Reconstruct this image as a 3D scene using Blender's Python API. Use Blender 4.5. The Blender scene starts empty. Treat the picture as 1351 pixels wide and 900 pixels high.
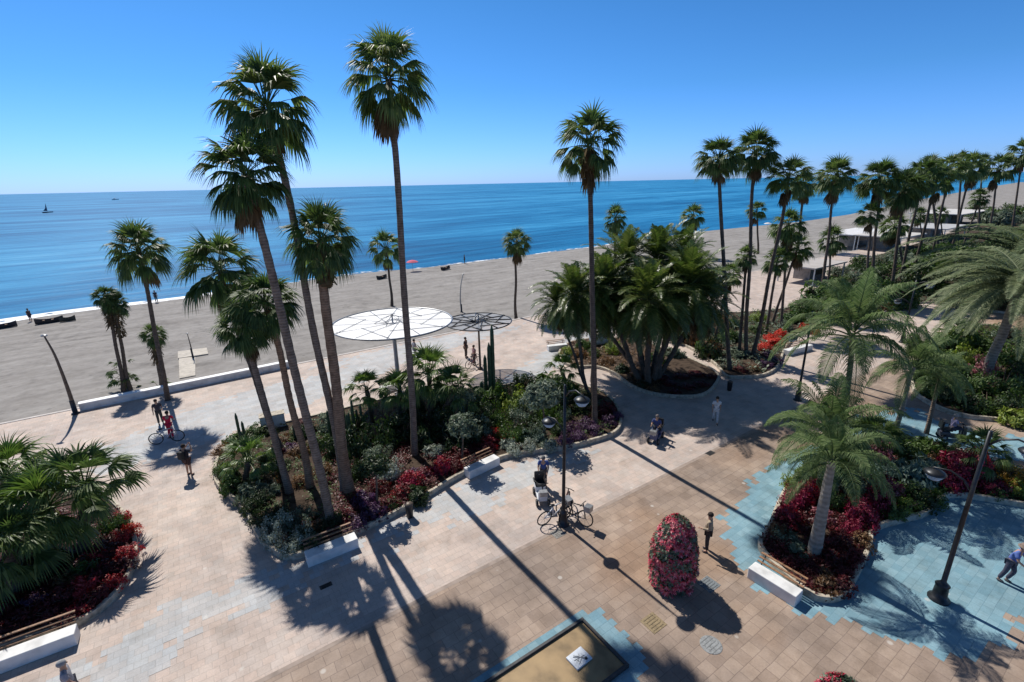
import bpy, bmesh, math, random
from mathutils import Vector, Matrix, noise
random.seed(7)
PI=math.pi; R=math.radians
sc=bpy.context.scene
C=sc.collection

# ------------------------------------------------------------------ camera
CAMH=13.7; F_PX=645.0; PITCH=R(17.9); ROLL=R(-1.25); PW,PH=1351.0,900.0
fw=Vector((0,math.cos(PITCH),-math.sin(PITCH))); r0=Vector((1,0,0)); u0=r0.cross(fw)
rt=math.cos(ROLL)*r0+math.sin(ROLL)*u0; up=rt.cross(fw)
cd=bpy.data.cameras.new('camera'); cam=bpy.data.objects.new('camera',cd); C.objects.link(cam)
m=Matrix((rt,up,-fw)).transposed().to_4x4(); m.translation=Vector((0,0,CAMH)); cam.matrix_world=m
cd.sensor_width=36; cd.lens=36*F_PX/PW; cd.clip_end=60000; cd.clip_start=.1
sc.camera=cam
CP=Vector((0,0,CAMH))
def ray(x,y): return fw+rt*((x-PW/2)/F_PX)+up*((PH/2-y)/F_PX)
def g(x,y,z=0.0):
    r=ray(x,y); return CP+r*((z-CAMH)/r.z)
def px(P):
    d=Vector(P)-CP; z=d.dot(fw); return (PW/2+F_PX*d.dot(rt)/z, PH/2-F_PX*d.dot(up)/z)
def above(base,x,y):
    """point on the sight line through (x,y) nearest to the vertical through base"""
    r=ray(x,y); h=Vector((r.x,r.y)); d=Vector((base.x,base.y))
    return CP+r*(d.dot(h)/h.dot(h))
AX=R(34.0); UX=Vector((math.cos(AX),math.sin(AX),0)); VX=Vector((-math.sin(AX),math.cos(AX),0))
def uv(u,v,z=0): return UX*u+VX*v+Vector((0,0,z))

# ------------------------------------------------------------------ object helpers
def tag(o,label=None,cat=None,group=None,kind=None):
    if label: o['label']=label
    if cat: o['category']=cat
    if group: o['group']=group
    if kind: o['kind']=kind
    return o
def empty(name,loc,rz=0,s=1):
    o=bpy.data.objects.new(name,None); C.objects.link(o); o.location=loc; o.rotation_euler=(0,0,rz)
    o.scale=(s,s,s) if not isinstance(s,(tuple,list)) else s
    o.empty_display_size=.2; return o
def link(name,me,mat=None,parent=None,loc=(0,0,0)):
    o=bpy.data.objects.new(name,me); C.objects.link(o); o.location=loc
    if parent: o.parent=parent
    if mat:
        if not me.materials: me.materials.append(mat)
        else:
            o.material_slots[0].link='OBJECT'; o.material_slots[0].material=mat
    return o
class MB:
    def __init__(s): s.v=[]; s.f=[]; s.sm=False
    def face(s,*pts):
        n=len(s.v); s.v+= [tuple(p) for p in pts]; s.f.append(tuple(range(n,n+len(pts))))
    def add(s,vs,fs):
        n=len(s.v); s.v+=[tuple(p) for p in vs]; s.f+=[tuple(i+n for i in f) for f in fs]
    def box(s,c,d,rz=0,M=None):
        c=Vector(c); cs,sn=math.cos(rz),math.sin(rz); vs=[]
        for z in (-1,1):
            for x,y in ((-1,-1),(1,-1),(1,1),(-1,1)):
                X,Y=x*d[0]/2,y*d[1]/2
                p=Vector((X*cs-Y*sn,X*sn+Y*cs,z*d[2]/2))+c
                vs.append(M@p if M else p)
        s.add(vs,[(3,2,1,0),(4,5,6,7),(0,1,5,4),(1,2,6,5),(2,3,7,6),(3,0,4,7)])
    def tube(s,pts,rad,n=8,cap=True):
        pts=[Vector(p) for p in pts]; k=len(pts)
        if not isinstance(rad,(list,tuple)): rad=[rad]*k
        vs=[]; fs=[]
        ref=None
        for i,p in enumerate(pts):
            t=(pts[min(i+1,k-1)]-pts[max(i-1,0)]).normalized()
            if ref is None: ref=t.orthogonal().normalized()
            ref=(ref-t*ref.dot(t)).normalized(); b=t.cross(ref)
            for j in range(n):
                a=2*PI*j/n; vs.append(p+(ref*math.cos(a)+b*math.sin(a))*rad[i])
        for i in range(k-1):
            for j in range(n):
                j2=(j+1)%n; fs.append((i*n+j,i*n+j2,(i+1)*n+j2,(i+1)*n+j))
        if cap:
            fs.append(tuple(range(n-1,-1,-1))); fs.append(tuple((k-1)*n+j for j in range(n)))
        s.add(vs,fs)
    def lathe(s,prof,c=(0,0,0),n=20):
        vs=[];fs=[];k=len(prof)
        for r,z in prof:
            for j in range(n):
                a=2*PI*j/n; vs.append((c[0]+r*math.cos(a),c[1]+r*math.sin(a),c[2]+z))
        for i in range(k-1):
            for j in range(n):
                j2=(j+1)%n; fs.append((i*n+j,i*n+j2,(i+1)*n+j2,(i+1)*n+j))
        fs.append(tuple(range(n-1,-1,-1))); fs.append(tuple((k-1)*n+j for j in range(n)))
        s.add(vs,fs)
    def ball(s,c,r,n=10,sc3=(1,1,1),M=None):
        vs=[];fs=[]; k=max(4,n//2)
        for i in range(k+1):
            th=PI*i/k
            for j in range(n):
                a=2*PI*j/n
                p=Vector((r*sc3[0]*math.sin(th)*math.cos(a),r*sc3[1]*math.sin(th)*math.sin(a),-r*sc3[2]*math.cos(th)))
                if M: p=M@p
                vs.append(Vector(c)+p)
        for i in range(k):
            for j in range(n):
                j2=(j+1)%n
                if i==0: fs.append((j,(i+1)*n+j2,(i+1)*n+j))
                elif i==k-1: fs.append((i*n+j,i*n+j2,(i+1)*n+j))
                else: fs.append((i*n+j,i*n+j2,(i+1)*n+j2,(i+1)*n+j))
        s.add(vs,fs)
    def mesh(s,name,smooth=False):
        me=bpy.data.meshes.new(name); me.from_pydata(s.v,[],s.f); me.validate(); me.update()
        if smooth: me.polygons.foreach_set('use_smooth',[True]*len(me.polygons))
        return me
    def build(s,name,mat,parent=None,smooth=False,loc=(0,0,0)):
        me=s.mesh(name,smooth); me.materials.append(mat)
        return link(name,me,None,parent,loc)
def bevel(o,w=.01,seg=2):
    b=o.modifiers.new('bevel','BEVEL'); b.width=w; b.segments=seg; b.limit_method='ANGLE'; return o

# ------------------------------------------------------------------ materials
def newmat(name):
    m=bpy.data.materials.new(name); m.use_nodes=True; nt=m.node_tree
    return m,nt,nt.nodes['Principled BSDF']
def N(nt,t,**kw):
    n=nt.nodes.new(t)
    for k,v in kw.items(): setattr(n,k,v)
    return n
def ramp(nt,stops):
    r=N(nt,'ShaderNodeValToRGB'); e=r.color_ramp.elements
    while len(e)>1: e.remove(e[0])
    e[0].position=stops[0][0]; e[0].color=(*stops[0][1],1)
    for p,c in stops[1:]:
        q=e.new(p); q.color=(*c,1)
    return r
def mapping(nt,scale=(1,1,1),rot=0,coord='Object'):
    tc=N(nt,'ShaderNodeTexCoord'); mp=N(nt,'ShaderNodeMapping'); mp.inputs['Scale'].default_value=scale
    mp.inputs['Rotation'].default_value=(0,0,rot)
    nt.links.new(tc.outputs[coord],mp.inputs['Vector']); return mp
def plain(name,col,rough=.7,var=.15,scale=6,metal=0,bump=.0,spec=.4):
    m,nt,b=newmat(name); mp=mapping(nt)
    no=N(nt,'ShaderNodeTexNoise'); no.inputs['Scale'].default_value=scale; no.inputs['Detail'].default_value=6
    nt.links.new(mp.outputs[0],no.inputs['Vector'])
    lo=tuple(c*(1-var*1.6) for c in col); hi=tuple(min(1,c*(1+var)) for c in col)
    r=ramp(nt,[(.3,lo),(.5,col),(.72,hi)]); nt.links.new(no.outputs['Fac'],r.inputs[0])
    nt.links.new(r.outputs[0],b.inputs['Base Color']); b.inputs['Roughness'].default_value=rough
    b.inputs['Metallic'].default_value=metal; b.inputs['Specular IOR Level'].default_value=spec
    if bump:
        bp=N(nt,'ShaderNodeBump'); bp.inputs['Strength'].default_value=bump; bp.inputs['Distance'].default_value=.02
        nt.links.new(no.outputs['Fac'],bp.inputs['Height']); nt.links.new(bp.outputs[0],b.inputs['Normal'])
    return m
def leafmat(name,cols,rough=.45,trans=.3,spec=.5):
    m,nt,b=newmat(name)
    ge=N(nt,'ShaderNodeNewGeometry'); oi=N(nt,'ShaderNodeObjectInfo')
    ad=N(nt,'ShaderNodeMath',operation='MULTIPLY_ADD'); ad.inputs[1].default_value=.25
    nt.links.new(oi.outputs['Random'],ad.inputs[0]); 
    mu=N(nt,'ShaderNodeMath',operation='MULTIPLY'); mu.inputs[1].default_value=.75
    nt.links.new(ge.outputs['Random Per Island'],mu.inputs[0]); nt.links.new(mu.outputs[0],ad.inputs[2])
    k=len(cols); r=ramp(nt,[(i/(k-1) if k>1 else 0,c) for i,c in enumerate(cols)])
    nt.links.new(ad.outputs[0],r.inputs[0]); nt.links.new(r.outputs[0],b.inputs['Base Color'])
    b.inputs['Roughness'].default_value=rough; b.inputs['Specular IOR Level'].default_value=spec
    tr=N(nt,'ShaderNodeBsdfTranslucent'); hs=N(nt,'ShaderNodeHueSaturation'); hs.inputs['Value'].default_value=1.3; hs.inputs['Saturation'].default_value=1.1
    nt.links.new(r.outputs[0],hs.inputs['Color']); nt.links.new(hs.outputs[0],tr.inputs['Color'])
    mx=N(nt,'ShaderNodeMixShader'); mx.inputs[0].default_value=trans
    nt.links.new(b.outputs[0],mx.inputs[1]); nt.links.new(tr.outputs[0],mx.inputs[2])
    nt.links.new(mx.outputs[0],nt.nodes['Material Output'].inputs['Surface']); return m
def paver(name,c1,c2,mortar,bw=.62,bh=.42,stain=.25,offset=.5,blotch=None,off=(0,0)):
    m,nt,b=newmat(name); mp=mapping(nt,rot=-AX)
    mp.inputs['Location'].default_value=(off[0],off[1],0)
    # slight wobble so the joints are not ruler straight
    wn=N(nt,'ShaderNodeTexNoise'); wn.inputs['Scale'].default_value=1.7; nt.links.new(mp.outputs[0],wn.inputs['Vector'])
    wm=N(nt,'ShaderNodeVectorMath',operation='MULTIPLY_ADD'); wm.inputs[1].default_value=(.05,.05,0)
    nt.links.new(wn.outputs['Color'],wm.inputs[0]); nt.links.new(mp.outputs[0],wm.inputs[2])
    br=N(nt,'ShaderNodeTexBrick'); br.offset=offset
    br.inputs['Color1'].default_value=(*c1,1); br.inputs['Color2'].default_value=(*c2,1); br.inputs['Mortar'].default_value=(*mortar,1)
    br.inputs['Scale'].default_value=1; br.inputs['Mortar Size'].default_value=.011; br.inputs['Mortar Smooth'].default_value=.4
    br.inputs['Brick Width'].default_value=bw; br.inputs['Row Height'].default_value=bh; br.inputs['Bias'].default_value=-.1
    nt.links.new(wm.outputs[0],br.inputs['Vector'])
    col=br.outputs['Color']
    def mul(col,scale,lo,hi,detail=5,a=.32,z=.68):
        n=N(nt,'ShaderNodeTexNoise'); n.inputs['Scale'].default_value=scale; n.inputs['Detail'].default_value=detail; n.inputs['Roughness'].default_value=.6
        nt.links.new(mp.outputs[0],n.inputs['Vector'])
        r=ramp(nt,[(a,lo),(z,hi)]); nt.links.new(n.outputs['Fac'],r.inputs[0])
        x=N(nt,'ShaderNodeMixRGB',blend_type='MULTIPLY'); x.inputs[0].default_value=1
        nt.links.new(col,x.inputs[1]); nt.links.new(r.outputs[0],x.inputs[2]); return x.outputs[0],n
    col,_=mul(col,.28,(1-stain,1-stain*.95,1-stain*.85),(1,1,1))
    col,_=mul(col,1.6,(1-stain*.6,1-stain*.65,1-stain*.7),(1.0,1,1))
    col,n3=mul(col,18,(.9,.9,.9),(1.05,1.05,1.05))
    if blotch:
        n=N(nt,'ShaderNodeTexNoise'); n.inputs['Scale'].default_value=.16; n.inputs['Detail'].default_value=3
        nt.links.new(mp.outputs[0],n.inputs['Vector']); r=ramp(nt,[(.5,(0,0,0)),(.62,(1,1,1))]); nt.links.new(n.outputs['Fac'],r.inputs[0])
        x=N(nt,'ShaderNodeMixRGB',blend_type='MULTIPLY'); nt.links.new(r.outputs[0],x.inputs[0]); nt.links.new(col,x.inputs[1]); x.inputs[2].default_value=(*blotch,1); col=x.outputs[0]
    col,_=mul(col,.75,(.80,.79,.77),(1,1,1),9,.30,.44)
    wn2=N(nt,'ShaderNodeTexWhiteNoise'); vm=N(nt,'ShaderNodeVectorMath',operation='SNAP'); vm.inputs[1].default_value=(bw*2,bh*2,1); nt.links.new(mp.outputs[0],vm.inputs[0]); nt.links.new(vm.outputs[0],wn2.inputs['Vector'])
    rr_=ramp(nt,[(.0,(.90,.89,.88)),(.6,(1,1,1)),(1,(1.07,1.07,1.06))]); nt.links.new(wn2.outputs['Value'],rr_.inputs[0])
    x=N(nt,'ShaderNodeMixRGB',blend_type='MULTIPLY'); x.inputs[0].default_value=1; nt.links.new(col,x.inputs[1]); nt.links.new(rr_.outputs[0],x.inputs[2]); col=x.outputs[0]
    # scattered pale scuffs and gum marks
    vo=N(nt,'ShaderNodeTexVoronoi'); vo.inputs['Scale'].default_value=.9; vo.inputs['Randomness'].default_value=1
    nt.links.new(mp.outputs[0],vo.inputs['Vector']); r=ramp(nt,[(.05,(1,1,1)),(.09,(0,0,0))]); nt.links.new(vo.outputs['Distance'],r.inputs[0])
    x=N(nt,'ShaderNodeMixRGB'); ml=N(nt,'ShaderNodeMath',operation='MULTIPLY'); ml.inputs[1].default_value=.45
    nt.links.new(r.outputs[0],ml.inputs[0]); nt.links.new(ml.outputs[0],x.inputs[0]); nt.links.new(col,x.inputs[1]); x.inputs[2].default_value=(.62,.6,.55,1); col=x.outputs[0]
    nt.links.new(col,b.inputs['Base Color']); b.inputs['Roughness'].default_value=.75; b.inputs['Specular IOR Level'].default_value=.3
    bp=N(nt,'ShaderNodeBump'); bp.inputs['Strength'].default_value=.35; bp.inputs['Distance'].default_value=.01
    ad=N(nt,'ShaderNodeMath',operation='SUBTRACT'); nt.links.new(n3.outputs['Fac'],ad.inputs[0]); nt.links.new(br.outputs['Fac'],ad.inputs[1])
    nt.links.new(ad.outputs[0],bp.inputs['Height']); nt.links.new(bp.outputs[0],b.inputs['Normal'])
    return m
def barkmat(name,c1,c2,ring=9):
    m,nt,b=newmat(name); mp=mapping(nt)
    wv=N(nt,'ShaderNodeTexWave'); wv.bands_direction='Z'; wv.inputs['Scale'].default_value=ring*.32; wv.inputs['Distortion'].default_value=2.5; wv.inputs['Detail'].default_value=3; wv.inputs['Detail Scale'].default_value=3
    no=N(nt,'ShaderNodeTexNoise'); no.inputs['Scale'].default_value=5; no.inputs['Detail'].default_value=8
    nt.links.new(mp.outputs[0],wv.inputs['Vector']); nt.links.new(mp.outputs[0],no.inputs['Vector'])
    mx=N(nt,'ShaderNodeMath',operation='MULTIPLY_ADD'); mx.inputs[1].default_value=.2; nt.links.new(wv.outputs['Fac'],mx.inputs[0])
    m2=N(nt,'ShaderNodeMath',operation='MULTIPLY'); m2.inputs[1].default_value=.8; nt.links.new(no.outputs['Fac'],m2.inputs[0]); nt.links.new(m2.outputs[0],mx.inputs[2])
    r=ramp(nt,[(.25,c1),(.7,c2)]); nt.links.new(mx.outputs[0],r.inputs[0]); nt.links.new(r.outputs[0],b.inputs['Base Color'])
    b.inputs['Roughness'].default_value=.9; b.inputs['Specular IOR Level'].default_value=.2
    bp=N(nt,'ShaderNodeBump'); bp.inputs['Strength'].default_value=.8; bp.inputs['Distance'].default_value=.04
    nt.links.new(mx.outputs[0],bp.inputs['Height']); nt.links.new(bp.outputs[0],b.inputs['Normal']); return m

M={}
M['light']=paver('light_paving',(.62,.50,.425),(.56,.485,.43),(.49,.415,.36),.36,.27,.27)
M['lightblue']=paver('pale_blue_paving',(.50,.515,.52),(.53,.50,.475),(.43,.43,.42),.36,.27,.2)
M['brown']=paver('brown_paving',(.375,.285,.222),(.46,.355,.275),(.285,.215,.17),.46,.40,.36,blotch=(1.0,.90,.80))
M['blue']=paver('blue_paving',(.20,.36,.43),(.28,.44,.50),(.19,.33,.39),.36,.27,.26)
M['band']=plain('band_stone',(.30,.24,.20),.8,.15,3)
M['kerb']=plain('kerb_stone',(.42,.37,.29),.8,.3,5,bump=.3)
M['soil']=plain('soil',(.062,.044,.032),.95,.45,3,bump=.6,spec=.1)
M['white']=plain('white_render',(.66,.66,.645),.65,.14,2.2)
M['wood']=plain('bench_wood',(.26,.14,.075),.6,.35,9)
M['metal']=plain('dark_metal',(.035,.037,.04),.4,.2,9,.6)
M['grey_metal']=plain('grey_metal',(.30,.31,.32),.4,.15,9,.6)
M['rust_metal']=plain('brown_metal',(.11,.085,.065),.5,.25,6,.2)
M['fan']=leafmat('fan_palm_leaf',[(.03,.055,.016),(.075,.125,.032),(.18,.225,.075)],.5,.38,.35)
M['fan_bright']=leafmat('bright_fan_leaf',[(.05,.095,.02),(.10,.165,.035),(.20,.26,.07)],.4,.38,.5)
M['date']=leafmat('date_palm_leaf',[(.04,.07,.016),(.08,.125,.026),(.17,.19,.055)],.4,.3,.5)
M['queen']=leafmat('queen_palm_leaf',[(.055,.095,.035),(.11,.165,.06),(.22,.27,.12)],.6,.38,.2)
M['feather']=leafmat('feather_palm_leaf',[(.07,.105,.045),(.13,.17,.08),(.26,.29,.16)],.6,.3,.25)
M['dead']=leafmat('dead_frond',[(.07,.045,.022),(.14,.095,.05),(.20,.15,.08)],.9,.15,.1)
M['bark']=barkmat('palm_bark',(.09,.066,.05),(.26,.20,.155))
M['bark_dark']=barkmat('dark_palm_bark',(.05,.04,.032),(.15,.115,.09))
M['bark_orange']=barkmat('reddish_palm_bark',(.13,.08,.05),(.33,.215,.14))
M['bark_pale']=barkmat('pale_palm_bark',(.17,.145,.115),(.36,.32,.27),5)
M['stem']=plain('woody_stem',(.12,.085,.06),.9,.3,9)
M['cactus']=plain('cactus_skin',(.05,.085,.04),.6,.3,9,bump=.5)
KIND={
 'green':[(.03,.065,.014),(.06,.11,.022),(.12,.18,.045)],
 'dark':[(.012,.026,.008),(.025,.048,.014),(.055,.08,.03)],
 'grey':[(.07,.10,.06),(.13,.17,.11),(.24,.28,.2)],
 'silver':[(.12,.15,.10),(.27,.31,.24),(.55,.58,.50)],
 'lime':[(.10,.16,.02),(.19,.26,.04),(.32,.36,.08)],
 'red':[(.20,.012,.012),(.38,.03,.035),(.55,.09,.09)],
 'scarlet':[(.38,.02,.01),(.62,.05,.025),(.75,.12,.07)],
 'crimson':[(.09,.008,.018),(.22,.015,.04),(.42,.05,.10)],
 'maroon':[(.035,.006,.008),(.09,.012,.014),(.19,.03,.03)],
 'purple':[(.03,.012,.03),(.075,.03,.075),(.20,.11,.20)],
 'pink':[(.22,.06,.08),(.38,.13,.16),(.52,.28,.28)],
 'rust':[(.09,.05,.02),(.17,.09,.04),(.28,.17,.08)],
 'orange':[(.25,.10,.02),(.40,.22,.03),(.5,.36,.07)],
 'bluegreen':[(.06,.10,.08),(.11,.18,.145),(.22,.30,.24)],
}
for k,v in KIND.items(): M['L_'+k]=leafmat(k+'_leaves',v,.5,.3,.4)

# ------------------------------------------------------------------ setting
def sheet(name,poly,z,mat,kind='structure'):
    bm=bmesh.new(); vs=[bm.verts.new((p[0],p[1],z if len(p)<3 or z is not None else p[2])) for p in poly]
    f=bm.faces.new(vs); 
    if f.normal.z<0: f.normal_flip()
    bmesh.ops.triangulate(bm,faces=[f]); bmesh.ops.recalc_face_normals(bm,faces=bm.faces)
    me=bpy.data.meshes.new(name); bm.to_mesh(me); bm.free()
    if sum(p.normal.z for p in me.polygons)<0: me.flip_normals()
    me.materials.append(mat); o=link(name,me); 
    if kind: o['kind']=kind
    return o
# sea
def seamat():
    m,nt,b=newmat('sea_water'); mp=mapping(nt,(1,1,1),-R(38))
    mp2=N(nt,'ShaderNodeMapping'); mp2.inputs['Scale'].default_value=(.035,.26,1); nt.links.new(mp.outputs[0],mp2.inputs['Vector'])
    no=N(nt,'ShaderNodeTexNoise'); no.inputs['Scale'].default_value=1; no.inputs['Detail'].default_value=7; no.inputs['Roughness'].default_value=.62
    nt.links.new(mp2.outputs[0],no.inputs['Vector'])
    mp3=N(nt,'ShaderNodeMapping'); mp3.inputs['Scale'].default_value=(.006,.02,1); nt.links.new(mp.outputs[0],mp3.inputs['Vector'])
    n2=N(nt,'ShaderNodeTexNoise'); n2.inputs['Scale'].default_value=1; n2.inputs['Detail'].default_value=5; nt.links.new(mp3.outputs[0],n2.inputs['Vector'])
    r=ramp(nt,[(.34,(.006,.085,.21)),(.46,(.012,.15,.33)),(.56,(.035,.24,.46)),(.68,(.09,.34,.56))])
    ad=N(nt,'ShaderNodeMath',operation='MULTIPLY_ADD'); ad.inputs[1].default_value=.5; 
    hl=N(nt,'ShaderNodeMath',operation='MULTIPLY'); hl.inputs[1].default_value=.5; nt.links.new(n2.outputs['Fac'],hl.inputs[0])
    nt.links.new(no.outputs['Fac'],ad.inputs[0]); nt.links.new(hl.outputs[0],ad.inputs[2]); nt.links.new(ad.outputs[0],r.inputs[0])
    nt.links.new(r.outputs[0],b.inputs['Base Color']); b.inputs['Roughness'].default_value=.45; b.inputs['Specular IOR Level'].default_value=.045
    bp=N(nt,'ShaderNodeBump'); bp.inputs['Strength'].default_value=.7; bp.inputs['Distance'].default_value=1.0
    nt.links.new(no.outputs['Fac'],bp.inputs['Height']); nt.links.new(bp.outputs[0],b.inputs['Normal']); return m
M['sea']=seamat()
SEAZ=-1.5
sheet('sea',[(-40000,20),(40000,20),(40000,45000),(-40000,45000)],SEAZ,M['sea'])
# beach: from the promenade edge (v=EDGE) out to the shore, dipping under the sea
SH=[(-300,330),(-60,438),(0,426),(60,416),(140,404.5),(240,392),(360,376),(480,360),(560,353),(620,346),(700,336),(780,326),(860,314),(930,305),(1000,298),(1060,292),(1120,283),(1170,272),(1220,262),(1270,253),(1310,246),(1345,240.5)]
shore=[g(x,y,SEAZ) for x,y in SH if x>=-60]
d0=(shore[0]-shore[1]).normalized(); shore=[shore[0]+d0*200]+shore
EDGE=40.9
def sandmat():
    m,nt,b=newmat('grey_sand'); mp=mapping(nt,(1,1,1),-AX)
    def nz(sc3,s,d=6):
        mm=N(nt,'ShaderNodeMapping'); mm.inputs['Scale'].default_value=sc3; nt.links.new(mp.outputs[0],mm.inputs['Vector'])
        n=N(nt,'ShaderNodeTexNoise'); n.inputs['Scale'].default_value=s; n.inputs['Detail'].default_value=d; n.inputs['Roughness'].default_value=.6; nt.links.new(mm.outputs[0],n.inputs['Vector']); return n
    a=nz((.6,1,1),.35); c=nz((1,1,1),1.6,8); e=nz((.05,.6,1),1.2,4)
    s=N(nt,'ShaderNodeMath',operation='MULTIPLY_ADD'); s.inputs[1].default_value=.4; nt.links.new(a.outputs['Fac'],s.inputs[0])
    t=N(nt,'ShaderNodeMath',operation='MULTIPLY_ADD'); t.inputs[1].default_value=.35; nt.links.new(c.outputs['Fac'],t.inputs[0])
    u=N(nt,'ShaderNodeMath',operation='MULTIPLY'); u.inputs[1].default_value=.25; nt.links.new(e.outputs['Fac'],u.inputs[0]); nt.links.new(u.outputs[0],t.inputs[2]); nt.links.new(t.outputs[0],s.inputs[2])
    r=ramp(nt,[(.36,(.195,.182,.168)),(.5,(.258,.243,.228)),(.64,(.32,.305,.288))]); nt.links.new(s.outputs[0],r.inputs[0])
    vo=N(nt,'ShaderNodeTexVoronoi'); vo.inputs['Scale'].default_value=1.3; nt.links.new(mp.outputs[0],vo.inputs['Vector'])
    fr=ramp(nt,[(.10,(.72,.72,.72)),(.26,(1,1,1))]); nt.links.new(vo.outputs['Distance'],fr.inputs[0])
    pm=nz((1,1,1),.13,4); pr=ramp(nt,[(.40,(0,0,0)),(.60,(1,1,1))]); nt.links.new(pm.outputs['Fac'],pr.inputs[0])
    fx=N(nt,'ShaderNodeMixRGB',blend_type='MULTIPLY'); nt.links.new(pr.outputs[0],fx.inputs[0]); nt.links.new(r.outputs[0],fx.inputs[1]); nt.links.new(fr.outputs[0],fx.inputs[2])
    dk=nz((1,1,1),.5,9); dr=ramp(nt,[(.30,(.70,.70,.70)),(.46,(1,1,1))]); nt.links.new(dk.outputs['Fac'],dr.inputs[0])
    f2=N(nt,'ShaderNodeMixRGB',blend_type='MULTIPLY'); f2.inputs[0].default_value=1; nt.links.new(fx.outputs[0],f2.inputs[1]); nt.links.new(dr.outputs[0],f2.inputs[2])
    tw=N(nt,'ShaderNodeTexWave'); tw.bands_direction='Y'; tw.inputs['Scale'].default_value=.12; tw.inputs['Distortion'].default_value=3; tw.inputs['Detail'].default_value=4
    nt.links.new(mp.outputs[0],tw.inputs['Vector']); tr=ramp(nt,[(0,(.94,.94,.94)),(.25,(1,1,1)),(1,(1.04,1.04,1.04))]); nt.links.new(tw.outputs['Fac'],tr.inputs[0])
    f3=N(nt,'ShaderNodeMixRGB',blend_type='MULTIPLY'); f3.inputs[0].default_value=1; nt.links.new(f2.outputs[0],f3.inputs[1]); nt.links.new(tr.outputs[0],f3.inputs[2])
    nt.links.new(f3.outputs[0],b.inputs['Base Color'])
    b.inputs['Roughness'].default_value=.95; b.inputs['Specular IOR Level'].default_value=.15
    bp=N(nt,'ShaderNodeBump'); bp.inputs['Strength'].default_value=.6; bp.inputs['Distance'].default_value=.12; nt.links.new(c.outputs['Fac'],bp.inputs['Height']); nt.links.new(bp.outputs[0],b.inputs['Normal'])
    return m
M['sand']=sandmat()
mb=MB(); rows=10
def beach_z(t): return -.30+(SEAZ+.0+.30)*min(1,t)**1.3 if t<=1 else SEAZ-(t-1)*4
for i in range(len(shore)-1):
    sub=6
    for k in range(sub):
        A=shore[i].lerp(shore[i+1],k/sub); B=shore[i].lerp(shore[i+1],(k+1)/sub)
        Au,Bu=A.dot(UX),B.dot(UX); Av,Bv=A.dot(VX),B.dot(VX)
        for j in range(rows+1):
            t0,t1=j/rows,(j+1)/rows
            P=[]
            for (uu,vv,t) in ((Au,Av,t0),(Bu,Bv,t0),(Bu,Bv,t1),(Au,Av,t1)):
                v=EDGE-.2+(vv-EDGE)*t; w=uv(uu,v,beach_z(t)); w.z+=.10*noise.noise(Vector((w.x*.15,w.y*.15,0)))*min(1,4*t*max(0,1-t)); P.append(w)
            mb.face(*P)
bm=bmesh.new(); me0=mb.mesh('sand_beach',True); bm.from_mesh(me0); bmesh.ops.remove_doubles(bm,verts=bm.verts,dist=.001); bm.to_mesh(me0); bm.free()
me0.materials.append(M['sand']); tag(link('sand_beach',me0),kind='structure')
def sand_z(P):
    v=P.dot(VX)
    # distance fraction to shore roughly
    best=min(range(len(shore)),key=lambda i:abs(shore[i].dot(UX)-P.dot(UX))); sv=shore[best].dot(VX)
    return beach_z(max(0,min(1,(v-EDGE)/(sv-EDGE))))
def gs(x,y):
    P=g(x,y,-.5)
    for _ in range(3): P=g(x,y,sand_z(P))
    return P
# surf: breaking foam along the shore
fm,nt,b=newmat('foam'); b.inputs['Base Color'].default_value=(.8,.82,.83,1); b.inputs['Roughness'].default_value=.6
mp=mapping(nt); no=N(nt,'ShaderNodeTexNoise'); no.inputs['Scale'].default_value=.6; no.inputs['Detail'].default_value=8; nt.links.new(mp.outputs[0],no.inputs['Vector'])
r=ramp(nt,[(.33,(0,0,0)),(.43,(1,1,1))]); nt.links.new(no.outputs['Fac'],r.inputs[0]); nt.links.new(r.outputs[0],b.inputs['Alpha'])
M['foam']=fm
fm2=fm.copy(); fm2.name='thin_foam'; M['foam2']=fm2
for n in fm2.node_tree.nodes:
    if n.bl_idname=='ShaderNodeValToRGB': n.color_ramp.elements[0].position=.47; n.color_ramp.elements[1].position=.60
def strip(name,i0,i1,w0,w1,off,z,mat):
    mb=MB(); prev=None
    for i in range(i0,i1):
        for k in range(12):
            t=k/12; P=shore[i].lerp(shore[i+1],t); nrm=(shore[i+1]-shore[i]).normalized(); nrm=Vector((-nrm.y,nrm.x,0))
            q=i+t; s=noise.noise(Vector((P.x*.08,P.y*.08,3+off)))*1.1
            f=(q-i0)/max(1,(i1-i0)); w=w0*(1-f)+w1*f; w*=.7+.5*abs(noise.noise(Vector((P.x*.05,P.y*.05,9))))
            a=P+nrm*(off+s)+Vector((0,0,z)); c=P+nrm*(off+s+w)+Vector((0,0,z)); 
            if prev: mb.face(prev[0],a,c,prev[1])
            prev=(a,c)
    return tag(mb.build(name,mat),kind='structure')
strip('surf',1,6,4.6,2.0,-1.6,.06,M['foam'])
strip('surf',5,12,1.5,1.0,-.4,.05,M['foam2'])
# promenade paving
P=[uv(-90,EDGE),uv(-90,-60),uv(900,-60),uv(900,EDGE)]
sheet('promenade_paving',[(p.x,p.y) for p in P],0,M['light'])
LINE=12.95
P=[uv(-60,LINE),uv(-60,-55),uv(700,-55),uv(700,LINE)]
sheet('brown_paving',[(p.x,p.y) for p in P],.004,M['brown'])
mb=MB(); a,b_,c,d=uv(-60,LINE-.02,.008),uv(700,LINE-.02,.008),uv(700,LINE+.14,.008),uv(-60,LINE+.14,.008); mb.face(a,b_,c,d); tag(mb.build('paving_band',M['band']),kind='structure')
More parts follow.
